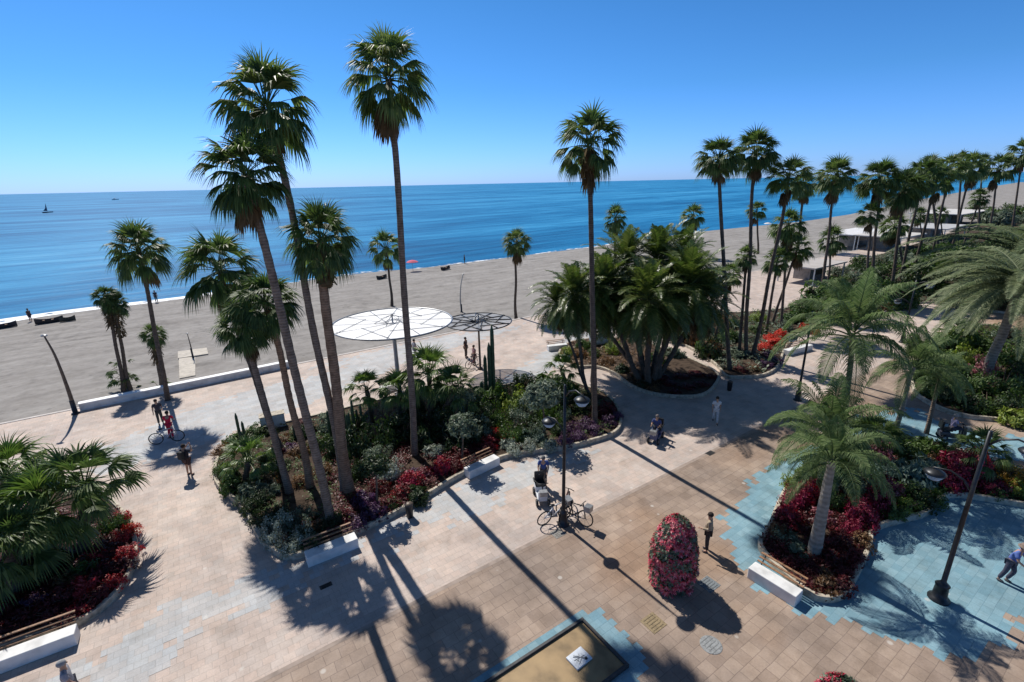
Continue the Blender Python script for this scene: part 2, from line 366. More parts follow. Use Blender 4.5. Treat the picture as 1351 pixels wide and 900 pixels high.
# promenade edge: slab face towards the beach and a flush kerb
mb=MB()
c0=uv(400,EDGE+.12,-.28); mb.box((c0.x,c0.y,-.29),(980,.24,.64),AX); tag(mb.build('promenade_kerb',plain('pale_kerb',(.50,.46,.43),.8,.15,2)),kind='structure')
def inside(p,poly):
    x,y=p; c=False; n=len(poly)
    for i in range(n):
        x1,y1=poly[i]; x2,y2=poly[i-1]
        if (y1>y)!=(y2>y) and x<(x2-x1)*(y-y1)/(y2-y1)+x1: c=not c
    return c
def patch(name,pxpoly,z,mat,tu=.36,tv=.27,jag=.35):
    W=[g(*p) for p in pxpoly]; poly=[(p.dot(UX),p.dot(VX)) for p in W]
    u0_,u1_=min(p[0] for p in poly),max(p[0] for p in poly); v0,v1=min(p[1] for p in poly),max(p[1] for p in poly)
    mb=MB(); j=math.floor(v0/tv)
    while j*tv<v1:
        off=(j%2)*.5*tu; i=math.floor(u0_/tu)-1; run=None
        while i*tu<u1_+tu:
            u=i*tu+off; cu=u+tu/2+random.gauss(0,jag); cv=j*tv+tv/2+random.gauss(0,jag)
            if inside((cu,cv),poly):
                if run is None: run=u
            else:
                if run is not None:
                    mb.face(uv(run,j*tv,z),uv(u,j*tv,z),uv(u,(j+1)*tv,z),uv(run,(j+1)*tv,z)); run=None
            i+=1
        j+=1
    return tag(mb.build(name,mat),kind='structure')
patch('blue_paving',[(1042,598),(1010,618),(982,650),(962,680),(957,712),(972,742),(985,765),(1020,792),(1060,806),(1100,818),(1145,832),(1190,852),(1240,864),(1285,868),(1322,852),(1335,826),(1360,812),(1500,800),(1560,690),(1351,640),(1250,600),(1120,575)],.0075,M['blue'],jag=.16)
patch('blue_paving',[(1110,560),(1200,536),(1240,556),(1300,572),(1370,580),(1400,600),(1340,612),(1250,592),(1180,590),(1130,585)],.0075,M['blue'],jag=.3)
patch('blue_paving',[(600,925),(640,888),(672,866),(705,846),(742,818),(770,803),(800,810),(822,838),(845,862),(862,905),(700,990),(560,990)],.0075,M['blue'],jag=.10)
for pz,pl in enumerate(([(125,628),(130,592),(290,525),(400,500),(560,452),(605,452),(430,522),(300,575),(205,608)],
           [(165,850),(205,800),(330,760),(400,745),(560,665),(620,640),(640,650),(470,730),(350,800),(230,830)],
           [(575,660),(625,630),(720,604),(790,590),(760,605),(680,650),(600,700)],
           [(650,512),(760,436),(812,432),(790,460),(735,485),(700,505)],
           [(395,488),(560,447),(700,428),(560,470)],
           [(60,900),(190,830),(260,850),(150,930)])):
    patch('pale_blue_paving',pl,.0015+.0008*pz,M['lightblue'],jag=.3)

# ------------------------------------------------------------------ flower beds
def smooth_loop(pts,it=2):
    for _ in range(it):
        q=[]
        for i in range(len(pts)):
            a,b=pts[i],pts[(i+1)%len(pts)]; q+= [a.lerp(b,.25),a.lerp(b,.75)]
        pts=q
    return pts
BEDS={}
def bed(key,pxs,label,h=.26,w=.16,soilh=.17):
    W=[g(*p) for p in pxs]; W=smooth_loop(W,2)
    area=sum(W[i].x*W[(i+1)%len(W)].y-W[(i+1)%len(W)].x*W[i].y for i in range(len(W)))
    if area<0: W.reverse()
    cx=sum((p for p in W),Vector())/len(W)
    t=empty('flower_bed',cx); tag(t,label,'flower bed')
    n=len(W); inn=[]
    for i in range(n):
        d=(W[(i+1)%n]-W[i-1]).normalized(); inn.append(W[i]+Vector((-d.y,d.x,0))*w)
    mb=MB(); Z=Vector((0,0,1))
    for i in range(n):
        j=(i+1)%n; A,B,Ai,Bi=W[i]-cx,W[j]-cx,inn[i]-cx,inn[j]-cx
        mb.face(A,B,B+Z*h,A+Z*h); mb.face(A+Z*h,B+Z*h,Bi+Z*h,Ai+Z*h); mb.face(Bi,Ai,Ai+Z*h,Bi+Z*h)
    me=mb.mesh('kerb'); bm=bmesh.new(); bm.from_mesh(me); bmesh.ops.remove_doubles(bm,verts=bm.verts,dist=.0005); bm.to_mesh(me); bm.free(); me.materials.append(M['kerb'])
    k=link('kerb',me,None,t); bevel(k,.025,2)
    # soil, gently mounded
    bm=bmesh.new(); vs=[bm.verts.new((p.x-cx.x,p.y-cx.y,soilh)) for p in inn]; f=bm.faces.new(vs); bmesh.ops.triangulate(bm,faces=[f])
    me=bpy.data.meshes.new('soil'); bm.to_mesh(me); bm.free()
    if sum(p.normal.z for p in me.polygons)<0: me.flip_normals()
    me.materials.append(M['soil']); link('soil',me,None,t)
    BEDS[key]=[(p.x,p.y) for p in inn]
    return t
bed('A',[(283,612),(281,640),(303,660),(322,675),(333,700),(345,720),(365,735),(388,743),(472,706),(530,678),(572,653),(607,630),(660,607),(700,600),(750,594),(790,583),(816,574),(822,558),(817,540),(800,520),(770,512),(745,500),(700,505),(640,515),(560,520),(500,530),(430,548),(370,562),(325,570),(300,588)],'large curved flower bed in the middle with the leaning palms in it')
bed('B',[(183,742),(168,775),(140,805),(105,828),(0,862),(-120,900),(-260,860),(-200,700),(-60,640),(60,628),(130,645),(170,680),(184,715)],'rounded flower bed at the left edge filled with dark red plants')
bed('C',[(739,479),(758,487),(787,485),(812,495),(826,508),(850,520),(885,526),(928,526),(946,511),(951,494),(920,479),(879,462),(840,450),(790,447),(750,452),(735,465)],'oval flower bed of dark soil under the clump of date palms',.22)
bed('D',[(955,500),(975,500),(1005,499),(1025,490),(1032,475),(1036,460),(1055,440),(1085,432),(1120,425),(1165,415),(1214,398),(1260,405),(1330,415),(1400,425),(1560,440),(1500,300),(1351,283),(1300,296),(1200,325),(1150,340),(1100,358),(1075,385),(1050,407),(1000,412),(965,415),(930,408),(888,418),(868,438),(905,458),(945,482)],'long planted bed along the promenade holding the row of palms',.22)
bed('E',[(1038,640),(1024,667),(1009,706),(993,725),(1063,790),(1092,798),(1116,792),(1128,772),(1151,725),(1150,702),(1193,690),(1228,682),(1246,655),(1295,661),(1351,671),(1430,682),(1440,645),(1351,625),(1290,605),(1240,590),(1190,578),(1140,575),(1100,590),(1065,612)],'curved flower bed on blue paving with crimson bushes and a pale trunked palm')
bed('F',[(1195,515),(1235,542),(1280,554),(1300,555),(1340,560),(1420,575),(1440,480),(1351,440),(1290,428),(1240,440),(1210,470)],'leafy flower bed at the right edge beyond the blue paving')

# ------------------------------------------------------------------ palms
def fan_frond(mb,mbp,org,az,el,Lp,Lb,rng,segs=20,droop=.35):
    """petiole then a pleated fan blade with hanging tips"""
    d=Vector((math.cos(az)*math.cos(el),math.sin(az)*math.cos(el),math.sin(el)))
    pts=[]; p=Vector(org); dd=d.copy(); n=5
    for i in range(n+1):
        pts.append(p.copy()); dd=(dd+Vector((0,0,-droop*.12))).normalized(); p=p+dd*(Lp/n)
    mbp.tube(pts,[.028,.022,.018,.016,.013,.01],4,False)
    o=pts[-1]; side=dd.cross(Vector((0,0,1)))
    side=side.normalized() if side.length>.05 else Vector((math.sin(az),-math.cos(az),0))
    upv=side.cross(dd).normalized(); tw=rng.uniform(-.5,.5)
    side,upv=side*math.cos(tw)+upv*math.sin(tw),upv*math.cos(tw)-side*math.sin(tw)
    spread=R(rng.uniform(52,84))
    for s in range(segs):
        a=-spread+2*spread*(s+.5)/segs
        L=Lb*(.62+.46*math.cos(a*.95))*rng.uniform(.88,1.06)
        r1=(dd*math.cos(a)+side*math.sin(a)).normalized()
        r1=(r1+upv*(.10*math.cos(a*2)) - Vector((0,0,.10))).normalized()
        w=L*2*spread/segs*.72
        q=r1.cross(upv).normalized(); fold=upv*(w*.22*(1 if s%2 else -1))
        c1=o+r1*L*.42; r2=(r1*1.0+Vector((0,0,-.12-droop*rng.uniform(.6,1.7)))).normalized(); c2=c1+r2*L*.34
        r3=(r2+Vector((0,0,-.9*droop-.15))).normalized(); c3=c2+r3*L*.32
        v=[o,c1-q*w*.5+fold,c1+q*w*.5-fold,c2-q*w*.22,c2+q*w*.22,c3]
        mb.add(v,[(0,1,2),(1,3,4,2),(3,5,4)])
def make_fan_crown(seed,n=44,Lp=.95,Lb=.95,segs=20,dead=10,lo=-55):
    rng=random.Random(seed); mb=MB(); md=MB(); 
    for i in range(n):
        t=i/(n-1); el=R(84-(84-lo)*t**.9+rng.uniform(-14,14)); az=i*2.39996+rng.uniform(-.3,.3)
        k=.88+.16*t**.7
        fan_frond(mb,mb,(0.06*math.cos(az),.06*math.sin(az),.15-.3*t),az,el,Lp*k*rng.uniform(.85,1.12),Lb*rng.uniform(.8,1.12)*(0.8+.2*min(1,t*3)),rng,segs,.18+.55*t+rng.uniform(0,.25))
    for i in range(dead):
        az=rng.uniform(0,2*PI); fan_frond(md,md,(0.1*math.cos(az),.1*math.sin(az),-.35-.5*rng.random()),az,R(rng.uniform(-86,-60)),Lp*.55,Lb*.8,rng,max(8,segs//2),.9)
    return mb.mesh('crown'),(md.mesh('dead_fronds') if dead else None)
FAN=[make_fan_crown(11,46,.78,1.15,segs=22,dead=5,lo=-24),make_fan_crown(12,41,.80,1.18,segs=22,dead=9,lo=-30),make_fan_crown(13,50,.82,1.12,segs=20,dead=4,lo=-20),make_fan_crown(14,40,.84,1.15,segs=20,dead=6,lo=-26)]
FANS=[make_fan_crown(21,34,.80,1.15,segs=13,dead=4,lo=-24),make_fan_crown(22,36,.80,1.15,segs=13,dead=9,lo=-32),make_fan_crown(23,30,.85,1.1,segs=13,dead=4,lo=-28)]
FANLOW=[make_fan_crown(31,30,.75,1.0,22,0,-8),make_fan_crown(32,24,.9,.9,20,0,5)]
for k,(a,b) in enumerate(FAN+FANS+FANLOW):
    a.materials.append(M['fan']); 
    if b: b.materials.append(M['dead'])
def trunk_mesh(name,vec,rb,rt_,bend=.25,seed=0,n=26,sides=12,flare=1.35,rough=.06):
    rng=random.Random(seed); mb=MB(); L=vec.length; a=rng.uniform(0,2*PI); bv=Vector((math.cos(a),math.sin(a),0))*bend
    pts=[];rr=[]
    for i in range(n+1):
        t=i/n; p=vec*t+bv*math.sin(PI*t)*(.6+.4*math.cos(2*PI*t)); pts.append(p)
        rr.append((rb*(1-t)+rt_*t)*(1+(flare-1)*math.exp(-t*L/.6))*(1+rough*(1 if i%2 else -1)*.6+rng.uniform(-rough,rough)*.5))
    pts[0]=Vector((0,0,-.15)); mb.tube(pts,rr,sides,False)
    return mb.mesh(name,True)
GR_='palms of the long row beside the promenade'
def palm(base,crown,r_px,label,var=0,tw=.17,bark='bark',leaf='fan',group=None,name='fan_palm',cat='palm tree',skirt=None,seed=None,far=False,bend=.3,taper=.72,z=0,lean=0):
    seed=seed if seed is not None else int(crown[0]*7+crown[1])
    b=g(base[0],base[1],z) if not isinstance(base,Vector) else base
    P=above(b,*crown); P=P-ray(*crown)*lean; D=(P-CP).dot(fw); rad=r_px*D/F_PX
    t=empty(name,b); tag(t,label,cat,group)
    tm=trunk_mesh('trunk',P-b+Vector((0,0,.1)),tw,tw*taper,bend,seed,14 if far else 46,8 if far else 12); tm.materials.append(M[bark]); link('trunk',tm,None,t)
    cm,dm=(FANS if far else FAN)[var%(3 if far else 4)]
    s=rad*random.uniform(.93,1.05)/1.97*(.92 if group==GR_ else 1)
    for me,nm,mt in ((cm,'crown',M[leaf]),(dm,'dead_fronds',M['dead'])):
        if me is None or (nm=='dead_fronds' and skirt is False): continue
        o=link(nm,me,mt,t); o.location=P-b+Vector((0,0,.12*s)); o.rotation_euler=(random.uniform(-.14,.14),random.uniform(-.14,.14),seed*1.3); o.scale=(s*random.uniform(.94,1.05),s,s*random.uniform(.9,1.1))
    if skirt and skirt is not True:
        # thatch of old hanging leaves below the crown
        rng=random.Random(seed+1); mb=MB(); Ls=skirt; ax=(b-P).normalized()
        for i in range(240 if not far else 110):
            a=rng.uniform(0,2*PI); q=rng.random(); c=P-b+ax*(Ls*q); rr=max(s*.30,.40)*(1-.3*q)
            o_=c+Vector((math.cos(a),math.sin(a),0))*rr*.5; e=c+Vector((math.cos(a),math.sin(a),0))*rr*rng.uniform(.8,1.5)+Vector((0,0,-rng.uniform(.3,.7)*s))
            w=Vector((-math.sin(a),math.cos(a),0))*rng.uniform(.05,.12)*s; mb.face(o_-w*.4,o_+w*.4,e+w,e-w)
        mb.build('old_leaf_skirt',M['dead'],t)
    return t,b,P
GA='palms leaning together in the middle bed'
palm((455,655),(352,148),77,'tallest palm of the leaning group in the middle bed',2,.17,'bark',group=GA,bend=.5)
palm((438,694),(325,236),68,'palm of the leaning group with long bare grey trunk planted nearest the bench',1,.18,'bark',leaf='fan',group=GA,bend=.35)
palm((462,655),(424,322),58,'thick trunked palm of the leaning group, the rightmost crown of them',0,.24,'bark_orange',group=GA,skirt=1.2)
palm((372,596),(290,360),62,'dark crowned palm of the leaning group standing furthest back by the sea wall',3,.16,'bark_dark',group=GA)
palm((383,653),(322,436),50,'shortest palm of the leaning group, its low crown at the left of the group',0,.16,'bark',group=GA)
palm((409,645),(350,404),52,'short palm of the leaning group with orange brown trunk in its centre',2,.17,'bark_orange',group=GA)
palm((547,603),(513,108),72,'tall lone palm with slender straight trunk, highest crown in view',1,.17,'bark',bend=.2,lean=1.1)
palm((785,567),(777,195),54,'tall palm with very straight trunk at the right tip of the middle bed',3,.16,'bark_dark',bend=.15,skirt=.5)
GB='palms on the beach sand'
b1=gs(222,533)
palm(b1,(184,335),47,'beach palm behind the low white wall, tallest of the palms at the left',0,.15,'bark_dark',group=GB,bend=.6)
palm(gs(163,516),(140,393),20,'left one of the two close beach palms beside the tallest beach palm',1,.13,'bark_dark',group=GB,skirt=2.1,bend=.2)
palm(gs(172,514),(152,402),20,'right one of the two close beach palms beside the tallest beach palm',0,.13,'bark_dark',group=GB,skirt=2.2,bend=.2)
palm(gs(212,520),(203,443),20,'stunted beach palm with thin crown and fat brown skirt below the tallest beach palm',3,.14,'bark_dark',group=GB,skirt=1.9)
palm(gs(517,404),(509,330),28,'dark beach palm standing behind the white round canopy',2,.16,'bark_dark',group=GB,far=True)
palm(gs(681,421),(682,322),27,'dark beach palm standing at the promenade edge right of the wire canopy',1,.15,'bark_dark',group=GB,far=False)
palm(gs(812,352),(812,290),22,'small beach palm near the waterline left above the date palm clump',0,.2,'bark_dark',group=GB,far=True)
palm(gs(914,340),(914,287),21,'small beach palm seen just above the right of the date palm clump',1,.2,'bark_dark',group=GB,far=True)
palm(gs(1000,335),(998,279),17,'small beach palm between the two tallest palms of the row',0,.2,'bark_dark',group=GB,far=True)
GR='palms of the long row beside the promenade'
row=[((963,490),(948,212),41,2,.15),((985,473),(997,205),44,0,.15),((992,471),(1040,236),40,3,.15),((1052,330),(1060,246),26,1,.25),
 ((1085,392),(1103,236),37,0,.17),((1146,392),(1160,240),37,2,.17),((1175,388),(1192,252),38,1,.19),((1183,380),(1216,236),32,3,.17),
 ((1205,365),(1236,240),28,0,.18),((1225,352),(1252,225),27,2,.18),((1255,330),(1280,222),29,1,.2),((1305,318),(1318,224),26,3,.2),((1335,305),(1349,205),26,0,.22),
 ((1195,372),(1180,300),26,1,.16),((1140,395),(1148,285),24,0,.14),((1262,320),(1268,215),20,2,.22),((1240,345),(1226,222),22,0,.2),((1290,305),(1296,215),17,1,.22)]
ords=['first','second','third','fourth','fifth','sixth','seventh','eighth','ninth','tenth','eleventh','twelfth','thirteenth','fourteenth','fifteenth','sixteenth','seventeenth','eighteenth','nineteenth','twentieth']
def nth(i):
    if i<20: return ords[i]
    t='twenty thirty forty fifty sixty'.split()[(i+1)//10-2]; k=(i+1)%10
    return (t+'-'+ords[k-1]) if k else {'twenty':'twentieth','thirty':'thirtieth','forty':'fortieth','fifty':'fiftieth'}[t]
rs=sorted(row,key=lambda a:a[1][0])
for a in row:
    i=rs.index(a); palm(a[0],a[1],a[2],'tall fan palm of the long palm row, %s tall crown from the left'%nth(i),a[3],a[4],'bark_dark',group=GR,far=a[2]<30,skirt=(1.6 if a[2] in(38,26,37) else None),bend=.4)
GS='short palms among the palm row'
shorts=[((1010,440),(1025,345),24,0),((1030,436),(1040,300),30,1),((1018,430),(1052,330),24,1),((1093,385),(1098,318),25,0),((1262,345),(1292,262),17,0),((1218,330),(1214,286),14,0),((1245,325),(1240,284),13,1),((975,470),(985,340),20,0),((925,455),(945,372),24,1),((940,462),(962,365),22,0)]
ss=sorted(shorts,key=lambda a:a[1][0])
for a in shorts: palm(a[0],a[1],a[2],'short fan palm in the long palm row, %s short one from the left'%nth(ss.index(a)),a[3],.13,'bark_dark',group=GS,far=True,leaf='fan')

def suckers(P,n,rad,h,label):
    t=empty('palm_sucker',P); tag(t,label,'palm shoots','dry shoots at the feet of the beach palms'); rng=random.Random(n); mb=MB(); mp_=MB()
    for i in range(n):
        a=rng.uniform(0,6.28); fan_frond(mb,mp_,(rng.gauss(0,.1),rng.gauss(0,.1),rng.uniform(0,h)),a,R(rng.uniform(-5,50)),rad*rng.uniform(.5,1),rad*.55,rng,9,.4)
    mb.tube([(0,0,-.1),(.05,0,h*.5),(0,.04,h+.1)],[.16,.13,.07],8)
    mb.build('foliage',M['fan'],t); mp_.tube([(0,.1,-.1),(0,.1,h)],.05,6); mp_.build('stalks',M['dead'],t)
suckers(gs(166,512),26,.9,1.9,'dark shaggy shoots climbing the foot of the two close beach palms')
suckers(gs(213,519),16,.8,.5,'dark shaggy shoots around the foot of the stunted beach palm')
# pinnate fronds
def feather(mb,org,az,el,L,rng,nl=26,droop=1.0,ll=.42,vee=.35,w=.03,hang=.4):
    p=Vector(org); d=Vector((math.cos(az)*math.cos(el),math.sin(az)*math.cos(el),math.sin(el))); n=9; pts=[]; dirs=[]
    for i in range(n+1):
        pts.append(p.copy()); dirs.append(d.copy()); d=(d+Vector((0,0,-droop/n*(.5+i/n)))).normalized(); p=p+d*(L/n)
    mb.tube(pts,[.03*L/3*(1-.85*i/n)+.004 for i in range(n+1)],4,False)
    for k in range(nl):
        t=.14+.86*k/(nl-1); f=t*n; i=min(n-1,int(f)); q=pts[i].lerp(pts[i+1],f-i); dd=dirs[min(i+1,n)]
        sd=dd.cross(Vector((0,0,1))); sd=sd.normalized() if sd.length>.05 else Vector((1,0,0)); un=sd.cross(dd)
        l=ll*math.sin(PI*min(1,.18+.80*t))**.7*rng.uniform(.85,1.1)
        for s in (-1,1):
            e=(sd*s*1.0+dd*(.55+.5*t)+un*vee*rng.uniform(.3,1.2)).normalized(); m1=q+e*l*.55
            e2=(e+Vector((0,0,-hang*rng.uniform(.6,1.4)))).normalized(); tip=m1+e2*l*.5
            ww=dd*w*.5
            mb.add([q-ww*.5,q+ww*.5,m1+ww,m1-ww,tip],[(0,1,2,3),(3,2,4)])
def feather_crown(seed,n,L,nl,droop,ll,w,vee=.3,hang=.4,lo=-35,hi=85,dead=0):
    rng=random.Random(seed); mb=MB()
    for i in range(n):
        t=i/(n-1); el=R(hi-(hi-lo)*t+rng.uniform(-8,8)); az=i*2.39996+rng.uniform(-.3,.3)
        feather(mb,(.07*math.cos(az),.07*math.sin(az),.2-.35*t),az,el,L*rng.uniform(.8,1.1)*(.7+.3*min(1,t*3)),rng,nl,droop*(.8+.5*t),ll,vee,w,hang)
    me=mb.mesh('crown'); md=None
    if dead:
        mb=MB()
        for i in range(dead):
            az=rng.uniform(0,2*PI); feather(mb,(0,0,-.25),az,R(rng.uniform(-80,-45)),L*.75,rng,nl//2,.6,ll*.8,.1,w*1.3,.6)
        md=mb.mesh('dead_fronds'); md.materials.append(M['dead'])
    return me,md
DATE=[feather_crown(41,58,2.2,34,1.35,.42,.05,.4,.4,-48,86,26),feather_crown(42,54,2.2,34,1.2,.44,.05,.4,.35,-42,86,30)]
QUEEN=[feather_crown(51,24,2.5,54,2.0,.56,.034,.15,1.3,5,86),feather_crown(52,20,2.5,52,2.1,.60,.034,.2,1.3,14,86)]
for a,b in DATE: a.materials.append(M['date'])
for a,b in QUEEN: a.materials.append(M['queen'])
BIG=feather_crown(53,84,5.2,74,1.35,.62,.05,.35,.5,-10,40)[0]; BIG.materials.append(M['feather'])
def clump(base,stems,label,group=None):
    b=g(*base); t=empty('date_palm',b); tag(t,label,'palm tree',group)
    for i,(bx,by,cx_,cy_,rp,tw,dd) in enumerate(stems):
        sb=g(bx,by)-b; P=above(b+sb,cx_,cy_); r=ray(cx_,cy_).normalized(); P=P+r*dd
        s=rp*(P-CP).dot(fw)/F_PX/1.8
        tm=trunk_mesh('trunk',P-b-sb,tw,tw*.85,.35,i+9,18,9,1.2,.16); tm.materials.append(M['bark_dark']); o=link('trunk',tm,None,t,sb)
        for me,nm in zip(DATE[i%2],('crown','dead_fronds')):
            o=link(nm,me,None,t); o.location=P-b; o.rotation_euler=(0,0,i*1.1); o.scale=(s,s,s)
clump((850,505),[(846,505,798,385,58,.19,.3),(852,500,826,350,52,.17,2.2),(856,500,868,345,54,.18,2.5),(862,504,908,378,60,.19,.6),(855,508,856,395,58,.20,-1.4),(866,500,928,398,48,.17,1.5),(849,497,832,402,46,.16,1.8),(860,497,900,345,48,.17,3.5),(870,503,885,400,44,.16,.2),(845,500,778,402,40,.15,1.0)],'big clump of bushy date palms with several leaning trunks in the oval bed')
clump((779,520),[(776,520,757,392,50,.12,.8),(782,522,790,385,40,.10,2.0),(780,524,735,402,34,.09,1.6)],'smaller three stemmed date palm left of the big date palm clump')
def feather_palm(base,crown,rp,label,me,leaf,rb,rt_,bark,name='feather_palm',bend=.15,rz=0,group=None,tilt=0):
    b=g(*base); P=above(b,*crown); s=rp*(P-CP).dot(fw)/F_PX/(2.25 if me is not BIG else 5.4)
    t=empty(name,b); tag(t,label,'palm tree',group)
    tm=trunk_mesh('trunk',P-b,rb,rt_,bend,int(crown[0]),22,12,1.15,.02); tm.materials.append(M[bark]); link('trunk',tm,None,t)
    o=link('crown',me,M[leaf],t); o.location=P-b; o.scale=(s,s,s); o.rotation_euler=(tilt,0,rz)
GQ='feathery palms around the right hand flower bed'
feather_palm((1073,738),(1098,608),78,'feathery palm with thick smooth pale trunk nearest the white bench at the right',QUEEN[1][0],'queen',.24,.13,'bark_pale',group=GQ,rz=.6)
feather_palm((1108,603),(1124,440),98,'feathery palm with high dark green drooping crown behind the pale trunked palm',QUEEN[0][0],'queen',.15,.11,'bark',group=GQ,rz=2)
feather_palm((1082,640),(1092,572),88,'low feathery palm filling the near side of the blue paving bed',QUEEN[0][0],'queen',.15,.12,'bark',group=GQ,rz=4)
feather_palm((1180,582),(1206,484),66,'slim feathery palm in the blue paving bed, left of the two slim ones',QUEEN[1][0],'queen',.13,.09,'bark_pale',group=GQ,rz=1)
feather_palm((1222,572),(1240,497),44,'slim feathery palm in the blue paving bed, right of the two slim ones',QUEEN[0][0],'queen',.11,.08,'bark',group=GQ,rz=3)
feather_palm((1300,500),(1352,374),140,'huge spreading feathery palm with leaning trunk at the right edge',BIG,'feather',.3,.24,'bark_pale',bend=.3,group=GQ,rz=.5)
feather_palm((1345,395),(1385,350),190,'broad low feathery palm behind the huge one at the right edge',BIG,'feather',.3,.24,'bark_pale',bend=.3,group=GQ,rz=2.5)
# low fan palms
def low_fan(base,center,rp,label,leaf='fan_bright',var=0,tw=.14,group='bushy low fan palms'):
    b=g(*base); P=above(b,*center); s=rp*(P-CP).dot(fw)/F_PX/1.6
    t=empty('low_fan_palm',b); tag(t,label,'palm',group)
    tm=trunk_mesh('trunk',P-b,tw,tw,.05,3,8,9,1.1,.2); tm.materials.append(M['bark_dark']); link('trunk',tm,None,t)
    o=link('crown',FANLOW[var][0],M[leaf],t); o.location=P-b; o.scale=(s,s,s*.9); o.rotation_euler=(0,0,center[0])
low_fan((568,560),(566,492),46,'bushy fan palm with bright green top behind the tall lone palm')
low_fan((568,572),(600,515),38,'dark low fan palm right behind the tall lone palm','fan',1)
low_fan((492,560),(484,515),32,'small light green fan palm left of the white canopy stem',var=1)
low_fan((528,566),(527,515),34,'small fan palm just left of the tall lone palm trunk')
low_fan((322,640),(328,608),38,'bright green bushy fan palm at the left end of the middle bed',var=1)
low_fan((68,745),(62,668),78,'large bushy fan palm in the middle of the left flower bed','fan_bright',0,.2)
low_fan((110,735),(112,642),66,'large bushy fan palm at the right of the left flower bed','fan',1,.2)
low_fan((20,730),(8,628),62,'large bushy fan palm in the left flower bed, cut by the left picture edge','fan_bright',0,.2)
low_fan((20,790),(14,722),70,'broad dark fan palm low at the left picture edge','fan',0,.2)
low_fan((1300,640),(1296,596),36,'dark spiky fan palm above the crimson bush at the right','fan',1)
low_fan((1110,425),(1112,402),34,'dark low fan palm in front of the palm row beside the round green bush','fan',0)
low_fan((1155,422),(1150,408),26,'low green fan palm at the front edge of the long bed',var=1)
low_fan((750,520),(741,488),26,'little yellowish fan palm beside the path tip of the oval bed',var=1)
low_fan((1262,460),(1262,440),28,'bright low fan palm at the back of the right edge bed',var=0)
low_fan((1150,600),(1148,582),44,'low fan palm in the middle of the blue paving bed','fan',1)

# ------------------------------------------------------------------ shrubs
def shrub_mesh(seed,clumps=46,per=24,leaf=.11,flat=1.0,long=1.7,top=False,name='foliage'):
    rng=random.Random(seed); mb=MB()
    for c in range(clumps):
        while True:
            v=Vector((rng.uniform(-1,1),rng.uniform(-1,1),rng.uniform(0 if not top else .25,1)))
            if .45<v.length<1: break
        v*=(.82+.25*noise.noise(v*1.7+Vector((seed,0,0)))) ; cr=rng.uniform(.16,.30)
        for i in range(per):
            q=Vector((rng.gauss(0,1),rng.gauss(0,1),rng.gauss(0,.8))).normalized()*cr*rng.uniform(.3,1)
            p=v+q; p.z=max(.02,p.z)
            nrm=(p.normalized()+Vector((rng.gauss(0,.5),rng.gauss(0,.5),rng.gauss(0,.5)))).normalized()
            t=nrm.orthogonal().normalized(); a=rng.uniform(0,2*PI); bt=nrm.cross(t); t,bt=t*math.cos(a)+bt*math.sin(a),bt*math.cos(a)-t*math.sin(a)
            s=leaf*rng.uniform(.6,1.25); 
            mb.add([p-t*s*long*.5,p+bt*s*.38+nrm*s*.1,p+t*s*long*.5,p-bt*s*.38+nrm*s*.1],[(0,1,2,3)])
    return mb.mesh(name)
SHR=[shrub_mesh(1),shrub_mesh(2,54,26,.085),shrub_mesh(3,40,26,.13,long=2.4),shrub_mesh(4,60,22,.10,long=1.4)]
FLW=[shrub_mesh(8,40,20,.10,long=1.2,top=True,name='flowers'),shrub_mesh(9,30,18,.11,long=1.4,top=True,name='flowers')]
def stems_mesh():
    rng=random.Random(5); mb=MB()
    for i in range(9):
        a=rng.uniform(0,2*PI); e=Vector((math.cos(a)*.6,math.sin(a)*.6,rng.uniform(.4,.8))); mb.tube([(0,0,-.05),e*.5+Vector((0,0,.1)),e],[.035,.025,.01],5,False)
    return mb.mesh('stems')
STM=stems_mesh(); STM.materials.append(M['stem'])
FSH=[]
for a_,b_ in ((SHR[0],FLW[0]),(SHR[1],FLW[1])):
    bm=bmesh.new(); bm.from_mesh(a_); n0=len(bm.faces); bm.from_mesh(b_); bm.faces.ensure_lookup_table()
    for f in bm.faces[n0:]: f.material_index=1
    q=bpy.data.meshes.new('foliage'); bm.to_mesh(q); bm.free(); q.materials.append(M['L_green']); q.materials.append(M['L_red']); FSH.append(q)
for q in SHR+FLW: q.materials.append(M['L_green'])
WORD={'green':'green','dark':'dark green','grey':'grey-green','silver':'silvery','lime':'yellow-green','red':'red','scarlet':'scarlet','crimson':'crimson','maroon':'dark maroon','purple':'dusky purple','pink':'pinkish','rust':'rusty brown','orange':'orange-yellow','bluegreen':'blue-green'}
BEDN={'A':'the large middle bed','B':'the left edge bed','C':'the oval date palm bed','D':'the long palm row bed','E':'the blue paving bed','F':'the far right leafy bed'}
SHRUBS=[]
def shrub(bedk,x,y,r,h,kind,flower=None,name='shrub'):
    kr,kh={'A':(1.2,1.4),'D':(1.15,1.3),'E':(1.2,1.35),'F':(1.15,1.35)}.get(bedk,(1.15,1.2)); r*=kr; h*=kh
    SHRUBS.append((bedk,x,y,r,h,kind,flower,name))
